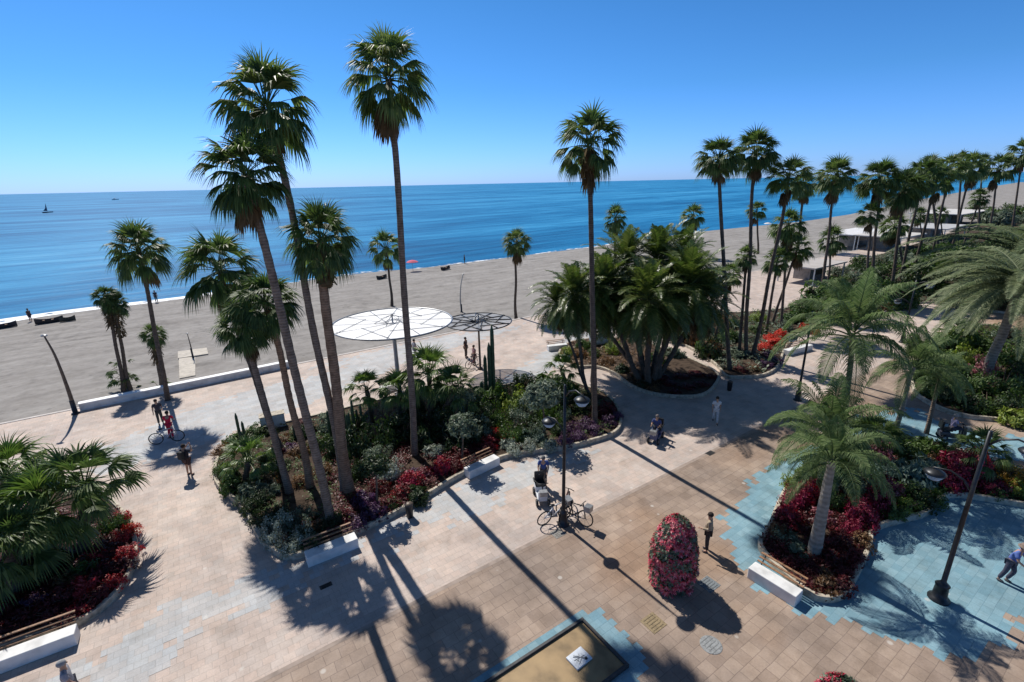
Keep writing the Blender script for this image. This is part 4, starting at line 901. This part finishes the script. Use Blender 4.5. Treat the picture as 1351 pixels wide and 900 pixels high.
# tall bent mast posts by the beach
def mast(base,pts_px,label,r=.12,sand=False,mat='rust_metal'):
    b=gs(*base) if sand else g(*base); t=empty('lamp_mast',b); tag(t,label,'lamp post','bent lamp masts by the beach')
    P=[Vector((0,0,0))]; 
    last=b
    for x,y in pts_px:
        q=above(b,x,y); P.append(q-b)
    # refine: smooth curve
    Q=[]
    for i in range(len(P)-1):
        for k in range(5): Q.append(P[i].lerp(P[i+1],k/5))
    Q.append(P[-1])
    for _ in range(3): Q=[Q[0]]+[(Q[i-1]+Q[i]*2+Q[i+1])/4 for i in range(1,len(Q)-1)]+[Q[-1]]
    n=len(Q); mb=MB(); mb.tube(Q,[r*(1-.7*i/n) for i in range(n)],8); mb.build('post',M[mat],t,True)
    mb=MB(); mb.lathe([(r*1.8,0),(r*1.8,.06),(r*1.1,.1),(r*1.05,.9),(r,.95)],n=12); mb.build('base',M['metal'],t,True)
    mb=MB(); mb.ball(Q[-1],r*1.1,8,(1.5,1,.5)); mb.build('lamp_head',M['grey_metal'],t,True)
mast((100,546),[(92,520),(83,495),(72,467),(58,443)],'brown bent lamp mast at the left end of the white wall',.13)
mast((609,412),[(607,395),(608,375),(611,362)],'thin grey bent mast on the sand beyond the see-through canopy',.09,True,'grey_metal')
mast((255,473),[(252,458),(247,440)],'short dark shower post on the concrete pad on the beach',.07,True)
# concrete path and pad on the sand
def pad(name,pxs,h,label,cat):
    P=[gs(*p) for p in pxs]; mb=MB(); c=sum(P,Vector())/len(P); top=[p-c+Vector((0,0,h)) for p in P]; bot=[p-c-Vector((0,0,.3)) for p in P]
    mb.face(*top); n=len(P)
    for i in range(n): j=(i+1)%n; mb.face(bot[i],bot[j],top[j],top[i])
    me=mb.mesh(name); bm=bmesh.new(); bm.from_mesh(me); bmesh.ops.remove_doubles(bm,verts=bm.verts,dist=.0005); bmesh.ops.recalc_face_normals(bm,faces=bm.faces); bm.to_mesh(me); bm.free(); me.materials.append(plain('pale_slab',(.46,.42,.36),.85,.15,3))
    o=link(name,me,None,None,c); tag(o,label,cat)
pad('beach_path',[(237,500),(258,496),(258,472),(236,472)],.06,'pale slab path on the sand leading from the white wall to the shower pad','path')
pad('shower_pad',[(235,474),(275,468),(273,460),(235,465)],.10,'pale concrete pad around the beach shower post','slab')

# ------------------------------------------------------------------ basin with brown floor
o=Vector((2.1,12.4,0)); rz=AX; t=empty('shallow_basin',o,rz); tag(t,'shallow rectangular basin with brown floor and dark rim at the bottom of the view','basin')
Wd,Ln=1.95,7.0
mb=MB(); 
for c,d in (((-Ln/2,0,.06),(Ln+.10,.10,.12)),((-Ln/2,-Wd,.06),(Ln+.10,.10,.12)),((0,-Wd/2,.06),(.10,Wd-.10,.12)),((-Ln,-Wd/2,.06),(.10,Wd-.10,.12))): mb.box(c,d)
bevel(mb.build('rim',plain('dark_rim',(.045,.045,.045),.5,.2,6),t),.01,1)
fmm=plain('ochre_floor',(.30,.205,.10),.55,.3,1.2,bump=.1); mb=MB(); mb.face((-Ln,-Wd,.045),(0,-Wd,.045),(0,0,.045),(-Ln,0,.045)); mb.build('floor',fmm,t)
P=g(764,871); t=empty('access_plate',P+Vector((0,0,.046)),AX+.05); tag(t,'pale square plate with dark marks lying on the brown basin floor','plate')
mb=MB(); mb.box((0,0,.03),(.62,.5,.06)); bevel(mb.build('plate',plain('pale_plate',(.62,.66,.70),.5,.1,5),t),.01,1)
mb=MB(); rng=random.Random(1)
for i in range(9): mb.tube([(rng.uniform(-.2,.2),rng.uniform(-.17,.17),.066),(rng.uniform(-.2,.2),rng.uniform(-.17,.17),.066)],.008,4)
mb.build('scuff_marks',M['grey_metal'],t)
mb=MB(); mb.box((.14,-.15,.075),(.07,.07,.03)); mb.build('latch',M['metal'],t)
# plates and covers in the paving
def cover_plate(p,w,d,label,col,rnd=False,z=.014,name='manhole_cover'):
    P=g(*p); t=empty(name,P,AX); tag(t,label,'manhole cover' if name=='manhole_cover' else 'drain')
    mb=MB()
    if rnd: mb.lathe([(w/2,0),(w/2,z),(w/2-.03,z+.004)],n=28)
    else: mb.box((0,0,z/2),(w,d,z))
    mb.build('plate',plain('cover_metal',col,.6,.25,14),t)
    mb=MB()
    for i in range(5): mb.box((0,-d*.36+d*.18*i,z+.004),(w*.72,d*.04,.008))
    mb.build('ribs',plain('cover_ribs',tuple(c*.7 for c in col),.6,.2,9),t)
cover_plate((862,822),.62,.6,'square brownish manhole cover left of the flower cone shadow',(.24,.18,.10))
cover_plate((935,771),.6,.55,'square blue grey manhole cover to the right of the flower cone',(.16,.18,.19))
cover_plate((938,851),.66,.6,'round grey manhole cover at the end of the lamp shadow',(.24,.25,.25),True)
cover_plate((430,773),.42,.2,'small dark drain slot in the shade below the left bench',(.03,.03,.03),name='drain')
cover_plate((736,704),.5,.45,'square grey cover beside the foot of the central lamp',(.22,.21,.19))
cover_plate((937,598),.5,.3,'dark drain plate at the paving line near the person in white',(.03,.03,.03),name='drain')

# ------------------------------------------------------------------ people
SKIN=plain('skin',(.42,.25,.17),.6,.08,9)
_cl={}
def cloth(c,n='cloth'):
    k=tuple(c)
    if k not in _cl: _cl[k]=plain(n,c,.85,.15,14)
    return _cl[k]
def skin_obj(name,verts,edges,rad,mat,parent,root=0):
    me=bpy.data.meshes.new(name); me.from_pydata(verts,edges,[]); ob=bpy.data.objects.new(name,me); C.objects.link(ob)
    md=ob.modifiers.new('s','SKIN'); sv=me.skin_vertices[0].data
    for i,r in enumerate(rad): sv[i].radius=(r,r) if not isinstance(r,tuple) else r; sv[i].use_root=(i==root)
    md.use_smooth_shade=True; ss=ob.modifiers.new('u','SUBSURF'); ss.levels=2; ss.render_levels=2
    dg=bpy.context.evaluated_depsgraph_get(); me2=bpy.data.meshes.new_from_object(ob.evaluated_get(dg)); me2.name=name
    bpy.data.objects.remove(ob); me2.materials.clear(); me2.materials.append(mat)
    return link(name,me2,None,parent)
def person(P,face,label,top,legs,hair=(.03,.02,.015),pose='stand',h=1.7,hat=None,bag=None,short=False,group=None,sleeve='short'):
    t=empty('person',P,face-PI/2); t.scale=(h/1.7,)*3; tag(t,label,'person',group)
    # joints, facing +y ; x is the figure's right
    J={'pel':(0,0,.93),'wai':(0,0,1.08),'che':(0,.01,1.30),'nek':(0,0,1.44),'hea':(0,.02,1.60),
       'shl':(-.18,0,1.40),'shr':(.18,0,1.40),'ell':(-.23,-.03,1.13),'elr':(.23,-.03,1.13),'wrl':(-.24,.07,.90),'wrr':(.24,.07,.90),
       'hil':(-.09,0,.90),'hir':(.09,0,.90),'knl':(-.10,.02,.50),'knr':(.10,.02,.50),'anl':(-.11,-.01,.09),'anr':(.11,-.01,.09)}
    if pose=='photo': J.update(ell=(-.26,.18,1.30),elr=(.26,.18,1.30),wrl=(-.09,.30,1.54),wrr=(.09,.30,1.54))
    if pose=='walk': J.update(knl=(-.10,.17,.52),anl=(-.10,.24,.10),knr=(.10,-.03,.50),anr=(.10,-.28,.14),ell=(-.23,-.13,1.14),wrl=(-.23,-.06,.90),elr=(.23,.08,1.14),wrr=(.23,.24,.95))
    if pose=='hold': J.update(ell=(-.24,-.02,1.14),wrl=(-.20,.24,1.10),elr=(.24,-.05,1.14),wrr=(.26,.05,.90))
    if pose=='push': 
        J.update(che=(0,.08,1.28),nek=(0,.13,1.41),hea=(0,.18,1.56),shl=(-.18,.10,1.38),shr=(.18,.10,1.38),ell=(-.24,.20,1.14),elr=(.24,.20,1.14),wrl=(-.20,.42,1.02),wrr=(.20,.42,1.02),wai=(0,.03,1.08),knl=(-.10,.12,.5),anr=(.11,-.15,.1),knr=(.1,-.04,.5))
    if pose=='sit':
        dz=-.38
        for k in ('pel','wai','che','nek','hea','shl','shr','ell','elr','hil','hir'): J[k]=(J[k][0],J[k][1],J[k][2]+dz)
        J.update(knl=(-.13,.42,.55),knr=(.13,.42,.55),anl=(-.13,.45,.12),anr=(.13,.45,.12),ell=(-.25,.08,.78),elr=(.25,.08,.78),wrl=(-.2,.36,.80),wrr=(.2,.36,.80))
    n=list(J); V=[J[k] for k in n]; ix={k:i for i,k in enumerate(n)}
    def hand(s):
        w=Vector(J['wr'+s]); e=Vector(J['el'+s]); d=(w-e).normalized(); return w+d*.07
    V+= [tuple(hand('l')),tuple(hand('r'))]; ix['hal']=len(V)-2; ix['har']=len(V)-1
    V+= [(J['anl'][0]-.01,J['anl'][1]+.15,J['anl'][2]-.055),(J['anr'][0]+.01,J['anr'][1]+.15,J['anr'][2]-.055)]; ix['tol']=len(V)-2; ix['tor']=len(V)-1
    V+= [(J['hea'][0],J['hea'][1],J['hea'][2]+.10)]; ix['crn']=len(V)-1
    E_=[('pel','wai'),('wai','che'),('che','nek'),('nek','hea'),('hea','crn'),('che','shl'),('che','shr'),('shl','ell'),('ell','wrl'),('wrl','hal'),('shr','elr'),('elr','wrr'),('wrr','har'),('pel','hil'),('pel','hir'),('hil','knl'),('knl','anl'),('hir','knr'),('knr','anr'),('anl','tol'),('anr','tor')]
    rad={'pel':.125,'wai':.115,'che':.135,'nek':.055,'hea':.088,'crn':.06,'shl':.058,'shr':.058,'ell':.042,'elr':.042,'wrl':.028,'wrr':.028,'hal':.032,'har':.032,'hil':.085,'hir':.085,'knl':.058,'knr':.058,'anl':.038,'anr':.038,'tol':.03,'tor':.03}
    inv={i:k for k,i in ix.items()}
    body=skin_obj('body',V,[(ix[a],ix[b]) for a,b in E_],[rad[inv[i]] for i in range(len(V))],SKIN,t)
    # fingers, nose, ears joined into the body mesh
    mb=MB()
    for s in 'lr':
        w=Vector(J['wr'+s]); e=Vector(J['el'+s]); d=(w-e).normalized(); o=w+d*.085; sd=d.cross(Vector((0,1,.2))).normalized()
        for k in range(4):
            q=o+sd*(-.024+.016*k); L=(.06,.07,.066,.05)[k]; mb.tube([q,q+d*L*.5,q+d*L*.85+Vector((0,.012,0))],[.009,.008,.006],5)
        mb.tube([w+d*.04+sd*.02,w+d*.07+sd*.045,w+d*.1+sd*.05],[.011,.009,.007],5)
    hd=Vector(J['hea']); mb.ball(hd+Vector((0,.095,.015)),.018,6,(1,1,1.4)); mb.ball(hd+Vector((.085,0,.02)),.02,6,(.5,1,1.4)); mb.ball(hd+Vector((-.085,0,.02)),.02,6,(.5,1,1.4))
    bm=bmesh.new(); bm.from_mesh(body.data); m2=mb.mesh('x',True); bm.from_mesh(m2); bm.to_mesh(body.data); bm.free()
    mb=MB(); mb.ball(hd+Vector((.03,.083,.035)),.010,6); mb.ball(hd+Vector((-.03,.083,.035)),.010,6); mb.build('eyes',cloth((.02,.02,.02)),t)
    # clothes
    def sub(names,edges,grow,name,mat,cut={}):
        vs=[];id_={}
        for k in names:
            p=V[ix[k]] if k in ix else cut[k][0]; id_[k]=len(vs); vs.append(p)
        rr=[(rad[k] if k in rad else cut[k][1])+grow for k in names]
        skin_obj(name,vs,[(id_[a],id_[b]) for a,b in edges],rr,mat,t)
    mid=lambda a,b,f:tuple(Vector(J[a]).lerp(Vector(J[b]),f))
    if sleeve=='long': cut={'sl':(mid('ell','wrl',.92),.03),'sr':(mid('elr','wrr',.92),.03)}; ed=[('shl','ell'),('ell','sl'),('shr','elr'),('elr','sr')]; nm=['pel','wai','che','shl','shr','ell','elr','sl','sr']
    else: cut={'sl':(mid('shl','ell',.7),.05),'sr':(mid('shr','elr',.7),.05)}; ed=[('shl','sl'),('shr','sr')]; nm=['pel','wai','che','shl','shr','sl','sr']
    sub(nm,[('pel','wai'),('wai','che'),('che','shl'),('che','shr')]+ed,.022,'shirt',cloth(top),cut)
    f=.75 if short else .95
    a,b=('hil','knl')
    if short: cut={'kl':(mid('hil','knl',.8),.07),'kr':(mid('hir','knr',.8),.07)}; sub(['pel','hil','hir','kl','kr'],[('pel','hil'),('pel','hir'),('hil','kl'),('hir','kr')],.02,'shorts',cloth(legs),cut)
    else: cut={'kl':(mid('knl','anl',.93),.045),'kr':(mid('knr','anr',.93),.045)}; sub(['pel','hil','hir','knl','knr','kl','kr'],[('pel','hil'),('pel','hir'),('hil','knl'),('knl','kl'),('hir','knr'),('knr','kr')],.018,'trousers',cloth(legs),cut)
    for s in 'lr':
        an=Vector(J['an'+s]); mb=MB(); mb.ball(an+Vector((0,.06,-.045)),.06,8,(.8,2.0,.75)); mb.build('shoe',cloth((.06,.06,.07)),t,True)
    mb=MB(); mb.ball(hd+Vector((0,-.02,.055)),.108,12,(.95,1.02,.95)); mb.build('hair',cloth(hair),t,True)
    if hat:
        mb=MB(); c=hd+Vector((0,0,.07)); mb.lathe([(.17,0),(.175,.012),(.11,.02),(.105,.10),(.07,.125)],c=c,n=18); mb.build('hat',cloth(hat),t,True)
    if bag:
        mb=MB(); mb.box(Vector(J['che'])+Vector((0,-.24,-.06)),(.30,.17,.42)); bevel(mb.build('backpack',cloth(bag),t),.05,3)
    return t
def facing(dx,dy): return math.atan2(dy,dx)
person(g(251,627),facing(.25,1),'person in black top and dark shorts taking a photo towards the sea',(.02,.02,.03),(.06,.03,.03),pose='photo',short=True,bag=(.03,.03,.03),h=1.72)
person(g(227,578),facing(-.3,.9),'person in bright red clothes with a bicycle beside the palm shadow',(.70,.015,.06),(.6,.015,.06),pose='push',h=1.65)
person(g(213,560),facing(.6,-.6),'slim person in dark clothes standing behind the person in red',(.06,.05,.06),(.05,.05,.05),pose='hold',h=1.65)
person(g(717,641),facing(-.1,-1),'person in blue shirt leaning over a mobility scooter near the central bench',(.05,.09,.26),(.10,.08,.08),pose='push',h=1.7,hair=(.12,.12,.12))
person(g(932,727),facing(-.8,.4),'person in beige jacket and dark trousers standing beside the flower cone',(.30,.24,.17),(.03,.028,.03),pose='hold',h=1.72,sleeve='long')
person(g(943,558),facing(-.3,-1),'person in white clothes with dark hair walking in the shade of the date palms',(.6,.6,.6),(.55,.55,.55),pose='walk',h=1.65)
person(g(1325,768),facing(.4,-.8),'person in blue shirt and hat bent forward on the blue paving at the right',(.10,.16,.42),(.06,.06,.09),pose='push',hat=(.20,.15,.12),h=1.7,sleeve='short')
person(g(1280,408),facing(1,0),'person in dark clothes in the shade under the huge feathery palm, left of two',(.03,.03,.035),(.03,.03,.03),h=1.7)
person(g(1289,409),facing(-1,0),'person in dark clothes in the shade under the huge feathery palm, right of two',(.025,.02,.02),(.5,.5,.5),h=1.75)
person(g(615,472),facing(.6,-.2),'person in dark clothes under the see-through canopy, left of two',(.05,.03,.03),(.08,.06,.05),h=1.75)
person(g(626,482),facing(-.6,-.4),'person in patterned pinkish top under the see-through canopy, right of two',(.35,.2,.2),(.10,.09,.09),h=1.65,pose='hold')
person(g(548,474),facing(.6,.4),'person in grey standing behind the trunk of the tall lone palm',(.3,.3,.32),(.12,.12,.14),h=1.7,pose='walk')
pb=g(104,934); person(pb,facing(.8,.6),'grey haired person in pale grey top cut off by the bottom edge',(.30,.30,.33),(.06,.06,.08),hair=(.3,.3,.3),h=1.7,pose='walk')
person(gs(41,424)+Vector((0,0,-.1)),facing(1,0),'bather standing in the surf near the left edge',(.08,.05,.05),(.03,.03,.06),h=1.7,short=True)
person(gs(207,399),facing(-.3,1),'beachgoer standing at the waterline behind the tallest beach palm',(.04,.04,.05),(.05,.05,.05),h=1.7)
person(gs(613,348),facing(1,0),'beachgoer standing at the waterline above the see-through canopy',(.03,.03,.03),(.04,.04,.04),h=1.75)

# ------------------------------------------------------------------ bicycles and mobility scooters
def bicycle(P,rz,label,col,lean=0,basket=False,group='bicycles on the plaza'):
    t=empty('bicycle',P,rz); t.rotation_euler=(lean,0,rz); tag(t,label,'bicycle',group)
    r=.34
    for x in (-.52,.52):
        mb=MB(); n=28; mb.tube([(x+r*math.cos(2*PI*i/n),0,r+.02+r*math.sin(2*PI*i/n)) for i in range(n+1)],.028,6,False); w=mb.build('wheel',M['metal'],t,True)
        mb=MB()
        for i in range(8): mb.tube([(x,0,r+.02),(x+r*.95*math.cos(PI*i/4),0,r+.02+r*.95*math.sin(PI*i/4))],.006,4)
        mb.build('spokes',M['grey_metal'],w)
    mb=MB(); bb=(-.05,0,.32); st=(-.17,0,.85); hd=(.40,0,.88); 
    for a,b in ((bb,st),(bb,(.42,0,.70)),(st,hd),((-.52,0,.36),bb),((-.52,0,.36),(-.14,0,.74)),((.52,0,.36),(.38,0,.98))): mb.tube([a,b],.026,7)
    mb.build('frame',plain('cycle_paint',col,.3,.05,5),t,True)
    mb=MB(); mb.tube([(.36,-.27,.98),(.38,-.1,1.02),(.38,.1,1.02),(.36,.27,.98)],.018,6); mb.build('handlebar',M['metal'],t,True)
    mb=MB(); mb.ball((-.2,0,.92),.09,8,(1.6,.9,.4)); mb.build('saddle',M['metal'],t,True)
    for s in (-1,1):
        mb=MB(); mb.box((-.05+s*.1,s*.11,.32-s*.08),(.10,.07,.025)); mb.build('pedal',M['metal'],t)
    if basket:
        mb=MB(); mb.box((.62,0,.86),(.28,.34,.24)); mb.build('basket',M['grey_metal'],t)
def scooter(P,rz,label,body=(.55,.57,.6),group='mobility scooters'):
    t=empty('mobility_scooter',P,rz); tag(t,label,'mobility scooter',group); mt=plain('scooter_shell',body,.3,.05,4)
    mb=MB(); mb.box((-.05,0,.24),(1.05,.46,.12)); bevel(mb.build('deck',mt,t),.05,3)
    mb=MB(); mb.box((-.38,0,.40),(.46,.50,.26)); bevel(mb.build('rear_shell',mt,t),.08,3)
    mb=MB(); mb.box((.47,0,.46),(.14,.42,.50)); bevel(mb.build('front_shield',mt,t),.06,3)
    for x in (-.42,.5):
        for s in (-1,1):
            mb=MB(); n=18; mb.tube([(x+.13*math.cos(2*PI*i/n),s*.27,.16+.13*math.sin(2*PI*i/n)) for i in range(n+1)],.05,8,False); w=mb.build('wheel',M['metal'],t,True)
            mb=MB(); mb.tube([(x,s*.23,.16),(x,s*.31,.16)],.09,12); mb.build('hub',M['grey_metal'],w,True)
    mb=MB(); mb.box((-.32,0,.60),(.46,.48,.10)); bevel(mb.build('seat',M['metal'],t),.04,3)
    mb=MB(); mb.box((-.56,0,.85),(.10,.46,.48)); bevel(mb.build('backrest',M['metal'],t),.04,3)
    for s in (-1,1): mb=MB(); mb.box((-.34,s*.28,.80),(.34,.06,.05)); bevel(mb.build('armrest',M['metal'],t),.02,2)
    mb=MB(); mb.tube([(.47,0,.6),(.34,0,1.0)],.03,8); mb.tube([(.33,-.27,1.02),(.35,0,1.0),(.33,.27,1.02)],.02,7); mb.build('tiller',M['metal'],t,True)
    mb=MB(); mb.box((.62,0,.72),(.24,.34,.22)); mb.build('basket',M['grey_metal'],t)
    mb=MB(); mb.ball((.55,0,.52),.05,8,(.6,1,1)); mb.build('headlight',M['white'],t,True)
scooter(g(714,658),facing(-.2,-1)+.3,'white and black mobility scooter in front of the person in blue shirt')
scooter(g(865,580),facing(-.5,-.8),'dark blue mobility scooter in the palm shade on the plaza',(.05,.07,.16))
person(g(865,579)+Vector((0,0,.16)),facing(-.5,-.8),'person in dark blue sitting on the dark blue mobility scooter in the palm shade',(.05,.07,.18),(.05,.06,.10),pose='sit',h=1.65,hair=(.15,.13,.12))
scooter(g(1254,580),facing(.9,-.3),'dark mobility scooter between the two right hand beds',(.05,.05,.07))
person(g(1253,579)+Vector((0,0,.16)),facing(.9,-.3),'person in lilac top sitting on the dark mobility scooter at the right',(.30,.27,.42),(.06,.06,.08),pose='sit',h=1.65,hair=(.3,.28,.27))
L0=g(743,692)
bicycle(L0+Vector((-.35,.25,0)),.5,'white bicycle leaning on the left of the central lamp',(.6,.6,.6),.12,True)
bicycle(L0+Vector((.45,.15,0)),-.6,'black bicycle leaning on the right of the central lamp',(.03,.03,.03),-.12,True)
bicycle(L0+Vector((.1,.75,0)),1.2,'dark bicycle parked behind the central lamp, partly hidden by the post',(.08,.03,.03),.1)
bicycle(g(222,584),.35,'pale bicycle held by the person in red near the white wall',(.55,.55,.58),.05)
bicycle(g(624,484),.9,'dark red bicycle held by the person under the see-through canopy',(.2,.04,.04),.05)

# litter bins
def bin_(P,label):
    t=empty('litter_bin',P,0,.78); tag(t,label,'litter bin','dark litter bins')
    mb=MB(); mb.lathe([(.17,.0),(.18,.05),(.22,.75),(.22,.8)],n=18); mb.build('body',M['metal'],t,True)
    mb=MB(); mb.lathe([(.235,.8),(.235,.84),(.12,.92),(.02,.94)],n=18); mb.build('lid',M['rust_metal'],t,True)
bin_(g(541,682),'dark litter bin against the kerb at the front of the middle bed')
bin_(g(962,515),'dark litter bin between the oval bed and the palm row')

# ------------------------------------------------------------------ beach things far away
def parasol(P,label,col,h=2.1,r=1.1,name='beach_umbrella'):
    t=empty(name,P); tag(t,label,'beach umbrella','umbrellas on the far beach')
    mb=MB(); mb.tube([(0,0,-.1),(0,0,h)],.03,6); mb.build('pole',M['grey_metal'],t)
    mb=MB(); mb.lathe([(r,h-.42),(r*.98,h-.38),(r*.6,h-.15),(.03,h)],n=12); mb.build('canopy',cloth(col,'parasol'),t,False)
parasol(gs(545,358),'pink beach umbrella at the waterline right of the tall lone palm trunk',(.6,.12,.18))
parasol(gs(1012,303),'pale beach umbrella at the waterline above the palm row',(.6,.6,.6))
parasol(gs(836,328),'white beach umbrella on the sand above the date palm clump',(.7,.7,.68))
def loaf(P,rz,L,label,col,name='beached_boat'):
    t=empty(name,P,rz); tag(t,label,'boat','small boats drawn up on the beach'); mb=MB(); n=10; vs=[];fs=[]
    for i in range(n+1):
        k=i/n; w=.75*math.sin(PI*min(1,k*.9+.08))**.6*(L/4); hh=.45+.25*(k-.5)**2*4
        for q in range(5): a=PI*q/4; vs.append((L*(k-.5),-w*math.cos(a),hh-hh*math.sin(a)*.98))
    for i in range(n):
        for q in range(4): fs.append((i*5+q,i*5+q+1,(i+1)*5+q+1,(i+1)*5+q))
    mb.add(vs,fs); mb.build('hull',cloth(col,'hull'),t,True)
    mb=MB(); 
    for x in (-L*.2,L*.12): mb.box((x,0,.36),(.22,L*.28,.04))
    mb.build('thwarts',M['wood'],t)
loaf(gs(66,426),.7,2.6,'dark boat on the sand at the waterline left of the beach palms',(.05,.045,.045))
loaf(gs(90,424),.6,1.5,'small dark dinghy right of the larger dark boat at the waterline',(.06,.06,.05))
loaf(gs(5,433),.8,2.4,'dark boat at the waterline at the left picture edge',(.04,.04,.05))
loaf(gs(588,356),.9,2.2,'dark low boat on the sand right of the pink beach umbrella',(.05,.05,.05))
loaf(gs(504,368),.9,2.0,'dark small boat on the sand by the beach palm behind the white canopy',(.05,.05,.05))
# boats at sea
P=g(63,281,SEAZ); t=empty('sailing_boat',P,.4); tag(t,'dark sailing boat out at sea near the left edge','boat')
mb=MB(); 
mb.add([(-3,-.8,0),(3.4,0,.3),(-3,.8,0),(-3.2,-.9,.9),(3.9,0,1.1),(-3.2,.9,.9)],[(0,1,4,3),(1,2,5,4),(2,0,3,5),(3,4,5),(0,2,1)]); mb.build('hull',cloth((.05,.06,.09)),t)
mb=MB(); mb.tube([(.3,0,.8),(.3,0,7.5)],.06,6); mb.build('mast',M['grey_metal'],t)
mb=MB(); mb.add([(.2,0,1.5),(.2,0,7.3),(-2.6,.1,1.6),(-.9,.25,3.6)],[(0,1,3),(0,3,2)]); mb.build('sail',cloth((.06,.08,.14)),t)
P=g(152,264,SEAZ); t=empty('motor_boat',P,.3); tag(t,'tiny white motor boat near the horizon at the left','boat')
mb=MB(); mb.add([(-5,-1.6,0),(6,0,.4),(-5,1.6,0),(-5,-1.9,1.6),(7,0,2.0),(-5,1.9,1.6)],[(0,1,4,3),(1,2,5,4),(2,0,3,5),(3,4,5),(0,2,1)]); mb.build('hull',M['white'],t)
mb=MB(); mb.box((-1,0,2.4),(4,2.2,1.5)); bevel(mb.build('cabin',M['white'],t),.3,2)
# beach bars with awnings in the distance
def bar(P,rz,Lx,Ly,h,label,col):
    t=empty('beach_bar',P,rz); tag(t,label,'beach bar','beach bars behind the palm row')
    mb=MB(); mb.box((0,0,h),(Lx,Ly,.18)); mb.build('roof',plain('awning',col,.7,.08,1),t)
    mb=MB(); mb.box((Lx*.2,Ly*.2,h*.42),(Lx*.5,Ly*.45,h*.84)); b=mb.build('cabin',plain('bar_wall',(.30,.27,.24),.8,.2,2),t)
    mb=MB(); mb.box((Lx*.2,-.03*Ly,h*.5),(Lx*.3,.05,h*.35)); mb.build('counter_opening',M['metal'],b)
    for x in (-1,1):
        for y in (-1,1): mb=MB(); mb.box((x*Lx*.46,y*Ly*.46,h*.48),(.14,.14,h*.96)); mb.build('post',M['white'],t)
bar(gs(1068,372),AX,9,5,2.6,'pale roofed beach shelter nearest behind the palm row',(.42,.39,.36))
bar(gs(1128,325),AX,16,7,3,'white roofed beach bar left behind the palm row',(.62,.62,.62))
bar(gs(1170,330),AX,12,8,3,'pale roofed beach bar in the middle behind the palm row',(.5,.48,.45))
bar(gs(1250,296),AX,26,12,3.6,'long pale roofed beach bar furthest right behind the palms',(.55,.53,.5))
bar(gs(1225,318),AX,14,9,3.2,'flat grey roofed beach bar nearer to the hedge',(.42,.42,.42))
pad('beach_path',[(1075,350),(1160,318),(1172,322),(1090,354)],.08,'pale walkway across the far sand behind the palm row','path')

# ------------------------------------------------------------------ light
w=bpy.data.worlds.new('World'); sc.world=w; w.use_nodes=True; nt=w.node_tree
bg=nt.nodes['Background']; sky=nt.nodes.new('ShaderNodeTexSky'); sky.sky_type='NISHITA'; sky.sun_disc=False
EL=R(50); sd=Vector((-.57,.82,0)).normalized()  # towards the sun
sky.sun_elevation=EL; az=math.atan2(sd.x,sd.y); sky.sun_rotation=az
sky.air_density=1.0; sky.dust_density=.3; sky.ozone_density=3.0; sky.altitude=0
tc=N(nt,'ShaderNodeTexCoord'); sx=N(nt,'ShaderNodeSeparateXYZ'); nt.links.new(tc.outputs['Generated'],sx.inputs[0])
r=ramp(nt,[(0,(.54,.90,2.0)),(.06,(.46,.86,1.75)),(.16,(.34,.78,1.33)),(.32,(.28,.72,1.14)),(.48,(.50,.62,.74)),(.8,(.60,.62,.66))]); nt.links.new(sx.outputs['Z'],r.inputs[0])
mx=N(nt,'ShaderNodeMixRGB',blend_type='MULTIPLY'); mx.inputs[0].default_value=1; nt.links.new(sky.outputs[0],mx.inputs[1]); nt.links.new(r.outputs[0],mx.inputs[2])
nt.links.new(mx.outputs[0],bg.inputs[0]); bg.inputs[1].default_value=.075
sl=bpy.data.lights.new('sun','SUN'); sl.energy=4.2; sl.angle=R(.55); sl.color=(1,.95,.88)
so=bpy.data.objects.new('sun',sl); C.objects.link(so)
dirv=Vector((sd.x*math.cos(EL),sd.y*math.cos(EL),math.sin(EL))); so.rotation_euler=dirv.to_track_quat('Z','Y').to_euler()
so.location=(0,0,60)
vs=sc.view_settings; vs.view_transform='Standard'; vs.look='None'; vs.exposure=0.38; vs.gamma=1
sc.render.engine='CYCLES'
sc.cycles.max_bounces=6; sc.cycles.transparent_max_bounces=12
